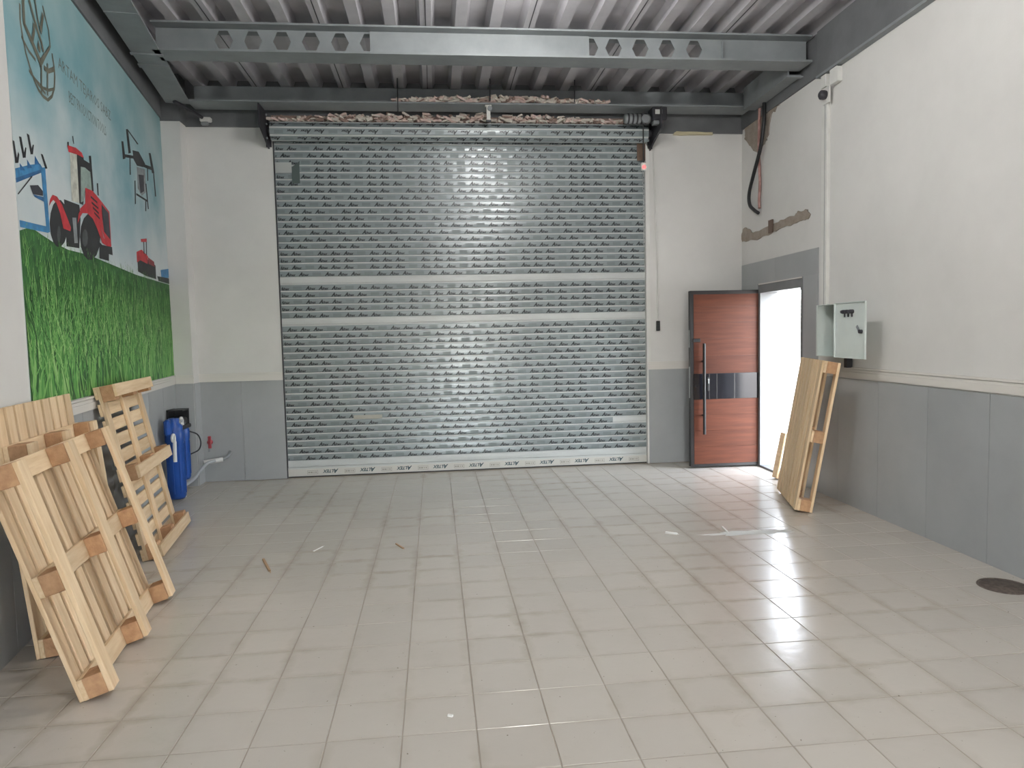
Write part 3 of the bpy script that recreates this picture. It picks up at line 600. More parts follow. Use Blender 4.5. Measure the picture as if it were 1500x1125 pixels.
# ------------------------------------------------------------------ mural
MURAL={'tractor':[['tire',[[3.137,2.398],[3.168,2.326],[3.228,2.264],[3.302,2.225],[3.376,2.216],[3.435,2.237],[3.47,2.284],[3.474,2.347],[3.446,2.415],[3.392,2.475],[3.321,2.517],[3.245,2.531],[3.181,2.513],[3.142,2.466]]],['tire',[[2.432,2.406],[2.474,2.324],[2.557,2.254],[2.663,2.21],[2.768,2.198],[2.853,2.221],[2.904,2.272],[2.911,2.341],[2.875,2.417],[2.801,2.485],[2.702,2.533],[2.594,2.551],[2.501,2.533],[2.442,2.481]]],['dark',[[3.186,2.547],[2.881,2.564],[2.873,2.47],[2.941,2.259],[3.196,2.241],[3.186,2.42]]],['rim',[[2.738,2.356],[2.757,2.316],[2.794,2.289],[2.832,2.284],[2.859,2.303],[2.863,2.339],[2.844,2.378],[2.809,2.406],[2.77,2.411],[2.742,2.392]]],['rim',[[3.292,2.306],[3.309,2.264],[3.335,2.244],[3.355,2.258],[3.357,2.297],[3.34,2.339],[3.314,2.359],[3.294,2.346]]],['grey',[[3.046,2.451],[2.967,2.463],[2.966,2.291],[3.035,2.282]]],['red',[[3.467,2.453],[3.442,2.5],[3.392,2.537],[3.314,2.54],[3.23,2.503],[3.148,2.434],[3.085,2.377],[3.102,2.352],[3.235,2.351],[3.276,2.438],[3.333,2.496],[3.387,2.506],[3.428,2.483]]],['pale',[[3.012,2.89],[2.871,2.919],[2.874,2.576],[3.037,2.562]]],['dark',[[2.871,2.921],[2.723,2.928],[2.71,2.856],[2.723,2.7],[2.797,2.579],[2.879,2.575]]],['glass',[[2.8,2.844],[2.535,2.886],[2.531,2.729],[2.731,2.706],[2.777,2.61],[2.844,2.589]]],['dark',[[2.732,2.911],[2.559,2.917],[2.542,2.852],[2.714,2.859]]],['dark',[[2.596,2.968],[2.543,2.981],[2.532,2.724],[2.575,2.72]]],['dark',[[2.442,2.803],[2.41,2.81],[2.41,2.715],[2.436,2.715]]],['red',[[3.055,2.928],[2.885,2.954],[2.757,2.951],[2.716,2.924],[2.84,2.915],[3.038,2.887]]],['dark',[[3.05,2.95],[3.025,2.957],[3.024,2.932],[3.047,2.929]]],['dark',[[2.943,3.017],[2.924,3.022],[2.913,2.973],[2.929,2.969]]],['red',[[2.729,2.713],[2.553,2.723],[2.359,2.686],[2.354,2.552],[2.32,2.402],[2.422,2.503],[2.543,2.548],[2.689,2.558],[2.888,2.533],[2.752,2.598]]],['red',[[2.359,2.686],[2.152,2.639],[2.157,2.368],[2.321,2.397],[2.337,2.477]]],['grille',[[2.357,2.662],[2.179,2.625],[2.171,2.417],[2.334,2.458]]],['dark',[[2.621,2.679],[2.458,2.663],[2.461,2.648],[2.616,2.662]]],['dark',[[2.608,2.64],[2.442,2.623],[2.445,2.609],[2.603,2.623]]],['dark',[[2.585,2.608],[2.437,2.586],[2.44,2.572],[2.58,2.59]]],['dark',[[2.562,2.575],[2.425,2.55],[2.428,2.535],[2.553,2.558]]],['red',[[2.954,2.422],[2.916,2.498],[2.853,2.545],[2.701,2.567],[2.527,2.554],[2.414,2.495],[2.352,2.407],[2.153,2.384],[2.178,2.351],[2.4,2.363],[2.501,2.453],[2.595,2.514],[2.722,2.534],[2.831,2.516],[2.891,2.476]]],['dark',[[2.396,2.349],[2.14,2.365],[2.136,2.3],[2.391,2.296]]],['dark',[[2.473,2.363],[2.237,2.314],[2.252,2.243],[2.499,2.237]]]],'plow':[['blue',[[3.944,2.575],[3.739,2.641],[3.567,2.688],[3.505,2.659],[3.941,2.5]]],['blue2',[[3.945,2.522],[3.573,2.651],[3.516,2.651],[3.941,2.498]]],['blue',[[3.562,2.664],[3.486,2.685],[3.477,2.293],[3.533,2.282]]],['blue',[[3.935,2.295],[3.516,2.321],[3.503,2.284],[3.933,2.257]]],['dark',[[3.953,2.726],[3.93,2.726],[3.905,2.613],[3.939,2.605]]],['dark',[[3.862,2.77],[3.828,2.776],[3.795,2.669],[3.826,2.659]]],['dark',[[3.744,2.819],[3.709,2.818],[3.676,2.719],[3.707,2.707]]],['dark',[[3.546,2.751],[3.513,2.755],[3.45,2.686],[3.488,2.675]]],['dark',[[3.82,2.674],[3.78,2.731],[3.766,2.731],[3.787,2.668]]],['dark',[[3.709,2.714],[3.666,2.775],[3.648,2.777],[3.673,2.715]]],['dark',[[3.929,2.614],[3.889,2.68],[3.875,2.666],[3.897,2.615]]],['blue2',[[3.879,2.619],[3.808,2.595],[3.878,2.579]]],['blue2',[[3.77,2.665],[3.702,2.633],[3.77,2.614]]],['blue2',[[3.646,2.716],[3.577,2.682],[3.655,2.661]]],['dark',[[3.94,2.437],[3.724,2.579],[3.7,2.583],[3.927,2.436]]],['grille',[[3.755,2.521],[3.625,2.549],[3.557,2.528],[3.559,2.498],[3.715,2.478]]],['blue2',[[3.715,2.477],[3.554,2.493],[3.549,2.465],[3.689,2.467]]]],'drone':[['dark',[[1.283,3.335],[1.044,3.38],[0.813,3.322],[0.909,3.269],[1.146,3.229],[1.264,3.259]]],['dark',[[1.473,3.468],[1.403,3.489],[1.344,3.296],[1.432,3.269]]],['dark',[[1.446,3.475],[1.394,3.485],[1.039,3.451],[1.087,3.435]]],['dark',[[1.65,3.32],[1.585,3.334],[1.547,3.198],[1.636,3.171]]],['dark',[[1.61,3.222],[1.2,3.304],[1.206,3.275],[1.616,3.195]]],['dark',[[0.636,3.469],[0.549,3.488],[0.432,3.319],[0.545,3.292]]],['dark',[[0.901,3.302],[0.502,3.361],[0.511,3.325],[0.908,3.272]]],['dark',[[1.404,3.259],[1.372,3.266],[1.396,3.092],[1.433,3.084]]],['dark',[[0.489,3.307],[0.447,3.316],[0.409,3.088],[0.459,3.079]]],['dark',[[0.746,3.297],[0.707,3.306],[0.725,3.179],[0.764,3.171]]],['grey',[[1.16,3.215],[0.838,3.266],[0.842,3.05],[1.037,2.974],[1.173,3.02]]],['grille',[[1.119,3.155],[0.903,3.195],[0.922,3.041],[1.079,2.99]]],['dark',[[1.276,3.067],[1.242,3.074],[1.276,2.857],[1.309,2.851]]],['dark',[[0.854,3.126],[0.815,3.134],[0.774,2.898],[0.813,2.891]]],['dark',[[1.24,2.963],[0.786,2.978],[0.79,2.959],[1.245,2.943]]],['dark',[[0.899,2.96],[0.862,2.967],[0.888,2.858],[0.925,2.852]]]],'far_tractor':[['dark',[[1.335,2.365],[0.926,2.395],[0.615,2.367],[0.616,2.231],[1.027,2.227],[1.336,2.243]]],['red',[[1.35,2.418],[1.157,2.461],[0.919,2.425],[0.949,2.349],[1.227,2.356],[1.356,2.322]]],['red2',[[0.921,2.417],[0.673,2.399],[0.653,2.349],[0.906,2.354]]],['dark',[[1.075,2.57],[1.038,2.575],[1.048,2.436],[1.084,2.432]]],['dark',[[0.967,2.577],[0.93,2.582],[0.955,2.428],[0.99,2.431]]],['red',[[1.169,2.557],[0.927,2.594],[0.935,2.56],[1.158,2.531]]],['blue',[[0.396,2.342],[-0.001,2.392],[0.0,2.297],[0.37,2.251]]],['dark',[[0.574,2.265],[-0.013,2.29],[0.003,2.228],[0.517,2.221]]]],'logo':[['logo',[[3.726,3.556],[3.738,3.456],[3.716,3.456],[3.704,3.554]]],['logo',[[3.738,3.456],[3.717,3.373],[3.697,3.379],[3.716,3.456]]],['logo',[[3.717,3.373],[3.683,3.289],[3.663,3.299],[3.697,3.379]]],['logo',[[3.683,3.289],[3.632,3.223],[3.616,3.237],[3.663,3.299]]],['logo',[[3.632,3.223],[3.579,3.169],[3.565,3.185],[3.616,3.237]]],['logo',[[3.579,3.169],[3.519,3.13],[3.511,3.15],[3.565,3.185]]],['logo',[[3.519,3.13],[3.444,3.112],[3.442,3.134],[3.511,3.15]]],['logo',[[3.444,3.112],[3.361,3.115],[3.367,3.135],[3.442,3.134]]],['logo',[[3.361,3.115],[3.279,3.165],[3.293,3.181],[3.367,3.135]]],['logo',[[3.279,3.165],[3.221,3.241],[3.241,3.251],[3.293,3.181]]],['logo',[[3.221,3.241],[3.2,3.319],[3.222,3.323],[3.241,3.251]]],['logo',[[3.2,3.319],[3.201,3.382],[3.223,3.378],[3.222,3.323]]],['logo',[[3.201,3.382],[3.223,3.46],[3.245,3.454],[3.223,3.378]]],['logo',[[3.25,3.483],[3.261,3.586],[3.279,3.58],[3.268,3.481]]],['logo',[[3.261,3.586],[3.308,3.652],[3.322,3.642],[3.279,3.58]]],['logo',[[3.308,3.652],[3.342,3.707],[3.358,3.697],[3.322,3.642]]],['logo',[[3.732,3.36],[3.631,3.313],[3.625,3.331],[3.724,3.376]]],['logo',[[3.631,3.313],[3.529,3.299],[3.527,3.317],[3.625,3.331]]],['logo',[[3.65,3.197],[3.551,3.175],[3.549,3.193],[3.646,3.215]]],['logo',[[3.551,3.175],[3.433,3.166],[3.433,3.184],[3.549,3.193]]],['logo',[[3.433,3.166],[3.337,3.184],[3.343,3.202],[3.433,3.184]]],['logo',[[3.337,3.184],[3.229,3.229],[3.235,3.245],[3.343,3.202]]],['logo',[[3.602,3.188],[3.512,3.163],[3.508,3.177],[3.598,3.202]]],['logo',[[3.512,3.163],[3.405,3.144],[3.403,3.158],[3.508,3.177]]],['logo',[[3.69,3.595],[3.692,3.45],[3.656,3.468],[3.65,3.593]]],['logo',[[3.692,3.45],[3.585,3.384],[3.563,3.418],[3.656,3.468]]],['logo',[[3.585,3.384],[3.483,3.317],[3.459,3.349],[3.563,3.418]]],['logo',[[3.483,3.317],[3.459,3.289],[3.429,3.315],[3.459,3.349]]],['logo',[[3.586,3.628],[3.518,3.537],[3.496,3.557],[3.562,3.646]]],['logo',[[3.518,3.537],[3.428,3.444],[3.404,3.464],[3.496,3.557]]],['logo',[[3.428,3.444],[3.405,3.4],[3.379,3.414],[3.404,3.464]]],['logo',[[3.643,3.666],[3.683,3.602],[3.657,3.586],[3.617,3.65]]],['logo',[[3.498,3.712],[3.467,3.583],[3.449,3.591],[3.478,3.716]]],['logo',[[3.467,3.583],[3.415,3.502],[3.399,3.512],[3.449,3.591]]],['logo',[[3.451,3.313],[3.484,3.127],[3.466,3.123],[3.433,3.309]]],['logo',[[3.342,3.36],[3.38,3.152],[3.362,3.148],[3.324,3.356]]],['logo',[[3.397,3.295],[3.326,3.299],[3.334,3.327],[3.399,3.325]]],['logo',[[3.326,3.299],[3.209,3.352],[3.221,3.38],[3.334,3.327]]],['logo',[[3.562,3.386],[3.516,3.472],[3.544,3.484],[3.588,3.4]]],['logo',[[3.516,3.472],[3.507,3.518],[3.537,3.524],[3.544,3.484]]],['logo',[[3.401,3.518],[3.346,3.643],[3.374,3.655],[3.429,3.53]]],['logo',[[3.274,3.493],[3.273,3.468],[3.362,3.385],[3.43,3.315],[3.464,3.339],[3.382,3.402]]],['logo',[[3.471,3.449],[3.442,3.404],[3.452,3.376],[3.492,3.393]]]]}
PC = dict(tire='23262a', dark='26282c', rim='4a4d50', grey='8b9294', red='c2303a', red2='8f2c36', pale='c9cbbf', glass='93a79f', grille='3a3b44', blue='3f86b8', blue2='2b679c', logo='6a6a5c')
PM = {k: mat('mural_'+k, v, .55, noise=(14, ''.join('%02x' % int(int(v[i:i+2], 16)*.82) for i in (0, 2, 4)), 3, .4, .7), coords='World') for k, v in PC.items()}
MS0, MS1, MZ0, MZ1 = .004, 3.945, 1.235, 3.985
def sky_mat():
    mt = mat('mural_sky', '9fb6ba', .55); nt = mt.node_tree; N = nt.nodes; L = nt.links; bs = N['Principled BSDF']
    tc = N.new('ShaderNodeTexCoord'); mp = N.new('ShaderNodeMapping'); mp.inputs['Scale'].default_value = (.55, 1, 1.0); L.new(tc.outputs['Object'], mp.inputs[0])
    n = N.new('ShaderNodeTexNoise'); n.inputs['Scale'].default_value = 1.15; n.inputs['Detail'].default_value = 5; n.inputs['Roughness'].default_value = .5; L.new(mp.outputs[0], n.inputs[0])
    r = N.new('ShaderNodeValToRGB'); r.color_ramp.elements[0].position = .36; r.color_ramp.elements[1].position = .62
    r.color_ramp.elements[0].color = lin('6d9fae')+(1,); r.color_ramp.elements[1].color = lin('c9d2d4')+(1,)
    L.new(n.outputs['Fac'], r.inputs[0])
    sx = N.new('ShaderNodeSeparateXYZ'); L.new(tc.outputs['Object'], sx.inputs[0])
    mr = N.new('ShaderNodeMapRange'); mr.inputs['From Min'].default_value = .9; mr.inputs['From Max'].default_value = 2.9; L.new(sx.outputs['Z'], mr.inputs['Value'])
    mx = N.new('ShaderNodeMix'); mx.data_type = 'RGBA'; mx.inputs['B'].default_value = lin('7fa5a6')+(1,)
    mm = N.new('ShaderNodeMath'); mm.operation = 'MULTIPLY'; mm.inputs[1].default_value = .75; L.new(mr.outputs[0], mm.inputs[0])
    w0 = N.new('ShaderNodeMapRange'); w0.inputs['From Min'].default_value = 1.75; w0.inputs['From Max'].default_value = 1.0; w0.inputs['To Max'].default_value = .75; L.new(sx.outputs['Z'], w0.inputs['Value'])
    mw = N.new('ShaderNodeMix'); mw.data_type = 'RGBA'; mw.inputs['B'].default_value = lin('cfd4d5')+(1,); L.new(r.outputs[0], mw.inputs['A']); L.new(w0.outputs[0], mw.inputs['Factor'])
    L.new(mw.outputs['Result'], mx.inputs['A']); L.new(mm.outputs[0], mx.inputs['Factor']); L.new(mx.outputs['Result'], bs.inputs['Base Color'])
    return mt
M_sky = sky_mat()
M_grass = [mat('mural_grass_%d' % i, c, .6) for i, c in enumerate(('3f7a35', '58974a', '74ad5c', '2c5c2c', '8fbb72', '356b3d'))]
M_field = mat('mural_field', '24502a', .6, noise=(9, '3d773c', 5, .35, .65), coords='World')
mu = empty('wall_mural', tuple(LP(2, .002, MZ0))); tag(mu, 'printed farm scene of tractors and a drone over green crops covering the left wall', 'mural')
def mchild(b, name): o = b.build(name); o.parent = mu; o.matrix_parent_inverse = Matrix.Translation(-mu.location); return o
b = MB(); q = [LP(0, 0, 0)-mu.location for _ in range(1)]
wbox(b, lambda s, o, z: LP(s, o, z)-mu.location, MS0, MS1, .0, .003, MZ0, MZ1, M_sky); sheet = b.build('sky_sheet', mu)
HZ = [(3.944, 2.236), (3.777, 2.28), (3.629, 2.26), (3.41, 2.235), (3.165, 2.222), (2.738, 2.236), (2.237, 2.225), (1.399, 2.207), (.033, 2.218), (MS0, 2.218)]
b = MB()
for (s0, z0), (s1, z1) in zip(HZ[:-1], HZ[1:]):
    b.poly([LP(s0, .0036, MZ0), LP(s1, .0036, MZ0), LP(s1, .0036, z1), LP(s0, .0036, z0)], M_field)
mchild(b, 'field')
def prints(key, name, o0):
    b = MB()
    for i, (m, pts) in enumerate(MURAL[key]): b.poly([LP(s, o0+.0001*i, z) for s, z in pts], PM[m])
    return mchild(b, name)
prints('far_tractor', 'far_tractor_print', .0038); prints('plow', 'plough_print', .0038); prints('tractor', 'tractor_print', .0044); prints('drone', 'drone_print', .0038); prints('logo', 'globe_leaf_emblem', .0038)
# crop blades: thin printed leaves, bigger towards the bottom
b = MB(); r = random.Random(5)
N_BL = 3600
for i in range(N_BL):
    t = (i/N_BL)**.8                                  # 0 at the horizon, 1 at the bottom edge
    zb = 2.26-t*1.1+r.uniform(-.04, .04); s = r.uniform(MS0+.02, MS1-.02)
    h = (.05+.42*t)*r.uniform(.5, 1.2); w = (.007+.03*t*t)*r.uniform(.5, 1.4); leanx = r.uniform(-.45, .45)*h
    curl = r.choice((0, 1, -1))*h*r.uniform(.2, .7)
    m = M_grass[min(5, int(r.triangular(0, 6, 1.2)))]; o = .0062+.0012*t+r.random()*.0002
    pts = []
    zt = min(zb+h, 2.262+.03*r.random()-.012*(s < 3)); h = max(zt-zb, .02)
    for k in range(4):
        q = k/3; cs = s+leanx*q+curl*max(0, q-.55)*1.5; cz = zb+h*(q if q < .8 else .8+.12*(q-.8)*5-(abs(curl)*.15 if q > .9 else 0)); ww = w*(1-q*.85)
        pts.append((cs, cz, ww))
    for (s0, z0, w0), (s1, z1, w1) in zip(pts[:-1], pts[1:]):
        f = [(s0-w0/2, z0), (s0+w0/2, z0), (s1+w1/2, z1), (s1-w1/2, z1)]
        f = [(min(max(a, MS0), MS1), max(c, MZ0)) for a, c in f]
        if max(c for a, c in f)-min(c for a, c in f) < .002: continue
        b.poly([LP(a, o, c) for a, c in f], m)
tag(mchild(b, 'crop_blades'), kind='stuff')
# lettering
M_let = mat('mural_lettering', '6f7a76', .6)
def WORDCUT(txt, V):
    xv = sorted(v[0] for v in V); gaps = sorted(((b_-a_, (a_+b_)/2) for a_, b_ in zip(xv[:-1], xv[1:])), reverse=True)[:txt.count(' ')]
    return sorted(g[1] for g in gaps)
def letter_line(txt, s0, s1, z, name):
    V, F = text_mesh([(txt, 1, 0, 0, 0, 0)]); xm = max(v[0] for v in V); k = (s0-s1)/xm; ky = .078/.7
    x = 0; adv = xm/len(txt); words = []
    xs = sorted({round(sum(V[i][0] for i in f)/len(f), 4) for f in F})
    cuts = [0]+[q for q in WORDCUT(txt, V)]+[1e9]
    for c0, c1 in zip(cuts[:-1], cuts[1:]):
        b = MB()
        for f in F:
            c = sum(V[i][0] for i in f)/len(f)
            if c0 <= c < c1: b.poly([LP(s0-V[i][0]*k, .0038, z+V[i][1]*ky) for i in f], M_let)
        mchild(b, name)
letter_line('ARTAM TEJAROS SABZ', 3.13, 1.94, 3.405, 'lettering'); letter_line('BEST PRODUCTION TOOLS', 2.96, 2.10, 3.24, 'lettering')
# ------------------------------------------------------------------ electrical box on the right wall
M_enc = mat('enclosure_grey', 'd3dcd8', .4, noise=(3, 'cad3cf', 3, .4, .7))
BS0, BS1, BD, BZ0, BZ1 = 2.145, 2.475, .19, 1.338, 1.80     # s grows towards the viewer
eb = empty('electrical_box', mat=frame(RP(BS1, 0, BZ0), -RWD, RWI, Vector((0, 0, 1)))); tag(eb, 'pale grey electrical enclosure with its door folded open on the right wall', 'electrical box')
BW, BH = BS1-BS0, BZ1-BZ0
b = MB(); b.box(0, BW, 0, .004, 0, BH, M_enc); b.box(0, BW, .004, BD, 0, .004, M_enc); b.box(0, BW, .004, BD, BH-.004, BH, M_enc); b.box(0, .004, .004, BD, .004, BH-.004, M_enc); b.box(BW-.004, BW, .004, BD, .004, BH-.004, M_enc)
b.box(.004, .02, BD-.004, BD, .004, BH-.004, M_enc); b.box(BW-.02, BW-.004, BD-.004, BD, .004, BH-.004, M_enc); b.build('body', eb)
b = MB(); b.box(.03, BW-.03, .012, .016, .03, BH-.03, M_enc); b.build('mounting_plate', eb)
for zz in (.1, .23, .36): b = MB(); b.box(.05, BW-.05, .016, .028, zz, zz+.022, M_motor); b.build('din_rail', eb)
for xx, zz, hh in ((.06, .33, .07), (.11, .33, .07), (.16, .2, .07), (.09, .2, .06), (.12, .07, .05)):
    b = MB(); b.box(xx, xx+.035, .028, .09, zz, zz+hh, M_dark, ch=.003); b.build('breaker', eb)
b = MB(); b.tube(spline([(.08, .06, .33), (.07, .09, .28), (.12, .07, .24), (.1, .08, .15), (.14, .06, .1)]), .005, M_black, 6); b.build('wire', eb)
DWD = .47
dr_ = empty('door', (-.004, BD, 0), parent=eb)
b = MB(); b.box(-DWD, 0, .0, .004, -.005, BH+.005, M_enc); b.box(-DWD, 0, .004, .016, -.005, -.001, M_enc); b.box(-DWD, 0, .004, .016, BH+.001, BH+.005, M_enc); b.box(-DWD, -DWD+.004, .004, .016, -.001, BH+.001, M_enc); b.box(-.004, 0, .004, .016, -.001, BH+.001, M_enc); b.build('panel', dr_)
for xx in (-.17, -.225, -.28):
    b = MB(); b.lathe([(.017, .0), (.017, .03), (.012, .045)], M_dark, 12, M=Matrix.Translation((xx, .004, BH-.075)) @ Matrix.Rotation(-math.pi/2, 4, 'X')); b.box(xx-.004, xx+.004, .01, .02, BH-.12, BH-.09, M_dark); b.build('indicator_lamp', dr_)
b = MB(); b.lathe([(.016, 0), (.016, .025)], M_dark, 12, M=Matrix.Translation((-DWD+.06, .004, .22)) @ Matrix.Rotation(-math.pi/2, 4, 'X')); b.box(-.012, .012, .022, .028, -.01, .06, M_motor, M=Matrix.Translation((-DWD+.06, 0, .22)) @ Matrix.Rotation(.7, 4, 'Y')); b.build('lock', dr_)
for zz in (.06, BH-.06): b = MB(); b.tube([(0, BD, zz-.02), (0, BD, zz+.02)], .007, M_motor, 8); b.build('hinge', eb)
b = MB(); b.box(.035, .085, .01, .06, -.1, 0, M_dark); b.build('cable_gland', eb)
# trunking from the ceiling down to the box, with its two small boxes
tk = empty('cable_trunking', mat=frame(RP(1.97, 0, 1.80), -RWD, RWI, Vector((0, 0, 1)))); tag(tk, 'white vertical cable trunking running up the right wall', 'cable trunking')
b = MB(); b.box(-.055, .045, 0, .035, 0, 2.0, M_white, ch=.003); b.build('channel', tk)
b = MB(); b.box(-.02, -.015, .035, .037, 0, 2.0, M_motor); b.build('lid_line', tk)
b = MB(); b.box(-.05, .04, 0, .05, 2.0, 2.112, M_white, ch=.003); b.build('end_piece', tk)
jb = empty('junction_box', mat=frame(RP(2.16, 0, 3.78), -RWD, RWI, Vector((0, 0, 1)))); tag(jb, 'small white junction box at the top of the right wall', 'junction box')
b = MB(); b.box(-.06, .06, 0, .05, 0, .13, M_white, ch=.005); b.build('base', jb)
b = MB(); b.box(-.063, .063, .05, .056, -.003, .133, M_white, ch=.003); b.build('cover', jb)
cs = empty('security_sensor', mat=frame(RP(2.02, .036, 3.69), -RWD, RWI, Vector((0, 0, 1)))); tag(cs, 'small dark round sensor on a white plate at the trunking top', 'sensor')
b = MB(); b.box(-.065, .055, 0, .012, -.05, .1, M_white, ch=.003); b.build('plate', cs)
b = MB(); b.lathe([(.038, 0), (.042, .02), (.04, .05), (.025, .062)], M_dark, 16, M=Matrix.Translation((0, .012, .03)) @ Matrix.Rotation(-math.pi/2, 4, 'X')); b.build('lens', cs)
# chased-out plaster, mortar and hanging cables beside the door
M_mortar = mat('brown_mortar', 'a2988d', .95, noise=(9, '8b8075', 6, .3, .7), bump=(25, .8), coords='World')
def blob(P, outline, o, m, seed, amp=.01):
    r = random.Random(seed); b = MB(); pts = []
    for i in range(len(outline)):
        (s0, z0), (s1, z1) = outline[i], outline[(i+1) % len(outline)]
        for k in range(5): t = k/5; pts.append((s0+(s1-s0)*t+r.uniform(-amp, amp), z0+(z1-z0)*t+r.uniform(-amp, amp)))
    c = (sum(p[0] for p in pts)/len(pts), sum(p[1] for p in pts)/len(pts))
    b.poly([P(s, o*r.uniform(.8, 1.2), z) for s, z in pts], m)
    for i in range(len(pts)): (s0, z0), (s1, z1) = pts[i], pts[(i+1) % len(pts)]; b.poly([P(s0, 0, z0), P(s1, 0, z1), P(s1, o*.8, z1), P(s0, o*.8, z0)], m)
    return b
pt = blob(RP, [(.0, 2.66), (.12, 2.64), (.45, 2.62), (.8, 2.64), (1.1, 2.655), (1.45, 2.66), (1.62, 2.66), (1.66, 2.7), (1.6, 2.76), (1.42, 2.77), (1.35, 2.74), (1.1, 2.745), (.8, 2.735), (.55, 2.71), (.3, 2.72), (.22, 2.78), (.06, 2.8), (.0, 2.74)], .008, M_mortar, 2).build('plaster_patch')
tag(pt, 'rough brown mortar strip patched across the wall above the door', 'mortar patch')
b = MB(); b.box(-.05, .05, 0, .012, -.07, .07, mat('brown_cover', '6d5c52', .8)); pc = b.build('patch_cover', mat=frame(RP(.82, .012, 2.71), -RWD, RWI, Vector((0, 0, 1)))); tag(pc, 'small square brown cover in the middle of the mortar strip', 'cover plate')
pt2 = blob(RP, [(.1, 3.84), (.42, 3.6), (.5, 3.66), (.62, 3.62), (.72, 3.72), (.8, 3.9), (1.0, 3.96), (.1, 3.97)], .01, M_mortar, 3, .02).build('plaster_patch')
tag(pt2, 'ragged grey brown plaster scar at the top corner beside the hanging cable', 'mortar patch')
M_pink = mat('pink_conduit', 'b08a84', .6, noise=(20, '96706a', 3, .4, .6))
c = [(.56, .03, 4.05), (.55, .035, 3.6), (.57, .03, 3.25), (.55, .03, 3.05), (.57, .035, 2.95)]
b = MB(); b.tube([RP(*p) for p in spline([(a, o, z) for a, o, z in c])], .016, M_pink, 10); tag(b.build('flexible_conduit'), 'pinkish flexible conduit hanging straight down beside the black cable', 'conduit')
c = [(.72, .05, 4.06), (.74, .06, 3.85), (.68, .07, 3.6), (.5, .07, 3.35), (.35, .06, 3.16), (.34, .05, 3.03), (.46, .05, 2.95), (.56, .045, 2.9)]
b = MB(); b.tube([RP(*p) for p in spline(c)], .02, M_black, 10); tag(b.build('power_cable'), 'thick black cable looping down the wall above the door', 'cable')
# ------------------------------------------------------------------ blue water filters in the far left corner
M_blue = mat('filter_blue', '1f4fa0', .35, noise=(4, '1a4690', 3, .4, .7)); M_gpipe = mat('grey_pipe', 'a2a6aa', .45); M_wp = mat('white_pvc', 'd9dad8', .4)
wf = empty('water_filter', (-2.66, 7.55, 0)); tag(wf, 'pair of tall blue water filter housings in the far left corner', 'water filter')
def hous(x, y, z0, z1, r):
    b = MB(); b.lathe([(0, z0), (r*.75, z0), (r*.93, z0+.03), (r*.95, z1-.12), (r*1.02, z1-.11), (r*1.02, z1-.03), (r*.9, z1)], M_blue, 24, M=Matrix.Translation((x, y, 0)))
    for k in range(8):
        a = k*math.pi/4; b.box(-.006, .006, r*.93, r*1.0, z0+.06, z1-.13, M_blue, M=Matrix.Translation((x, y, 0)) @ Matrix.Rotation(a, 4, 'Z'))
    return b.build('housing', wf)
hous(.0, .22, .16, .7, .075); hous(.045, -.12, .03, .72, .09)
b = MB(); b.box(-.09, .075, .02, .3, .70, .74, M_black, ch=.008); b.lathe([(.06, .74), (.06, .8), (.04, .82)], M_black, 18, M=Matrix.Translation((0, .22, 0))); b.box(-.1, .06, .27, .29, .74, .9, M_black); b.box(-.1, -.085, .1, .3, .74, .9, M_black); b.box(-.1, .06, .1, .29, .885, .9, M_black); b.build('black_head', wf)
b = MB(); b.lathe([(.08, .72), (.08, .76), (.05, .79), (.05, .84)], M_blue, 18, M=Matrix.Translation((.045, -.12, 0))); b.box(.0, .06, -.29, -.2, .68, .84, M_blue, ch=.02); b.build('blue_cap', wf)
b = MB(); b.tube([(.05, -.12, .79), (.03, .06, .785), (.02, .18, .785)], .022, M_gpipe, 12); b.build('connecting_pipe', wf)
for (x, y, zz) in ((.035, .12, .785), (.085, -.27, .66)):
    b = MB(); ringp = [(x+.0, y+.032*math.cos(t*math.pi/8), zz+.032*math.sin(t*math.pi/8)) for t in range(13)]
    b.tube(ringp, .014, M_wp, 8); b.tube([ringp[0], (x, y+.034, zz-.07)], .014, M_wp, 8); b.build('elbow', wf)
b = MB(); b.tube([(.085, -.24, .62), (.085, -.25, .42)], .018, M_wp, 10); b.build('riser', wf)
b = MB(); b.tube(spline([(.07, .24, .66), (.14, .27, .62), (.17, .27, .54), (.15, .26, .46), (.075, .23, .42)]), .007, M_black, 8); b.build('hose', wf)
dp = empty('drain_pipe', (-2.6, 7.9, 0)); tag(dp, 'bent white waste pipe rising from the floor to the back wall', 'pipe')
b = MB(); b.tube(spline([(-.06, -.25, .0), (-.06, -.2, .08), (.0, .0, .14), (.06, .2, .25), (.13, .3, .27)]), .018, M_gpipe, 10); b.build('hose', dp)
b = MB(); b.tube([(.02, .26, .26), (.2, .35, .275)], .026, M_wp, 12); b.build('trap', dp)
b = MB(); b.tube(spline([(.2, .35, .275), (.24, .4, .3), (.25, .47, .34)]), .018, M_motor, 10); b.build('wall_elbow', dp)
b = MB(); b.lathe([(.024, 0), (.024, .1), (.028, .1), (.028, .12)], M_wp, 14, M=Matrix.Translation((-.02, -.33, .0))); tag(b.build('pipe_stub', loc=(-2.6, 7.95, 0)), 'short white pipe stub standing on the floor below the filters', 'pipe stub')
M_valve = mat('red_valve', 'a8464c', .5)
rv = empty('wall_valve', (-2.56, 8.385, .46)); tag(rv, 'small red wall valve on the grey tiles left of the shutter', 'valve')
b = MB(); b.lathe([(.02, 0), (.03, .01), (.03, .03), (.012, .04)], M_valve, 14, M=Matrix.Translation((0, -.01, 0)) @ Matrix.Rotation(math.pi/2, 4, 'X')); b.box(-.018, .018, -.05, -.035, -.07, .07, M_valve, ch=.006); b.build('handle', rv)
b = MB(); b.tube([(0, 0, -.02), (-.01, -.03, -.07), (-.015, -.03, -.11)], .01, M_motor, 8); b.build('spout', rv)
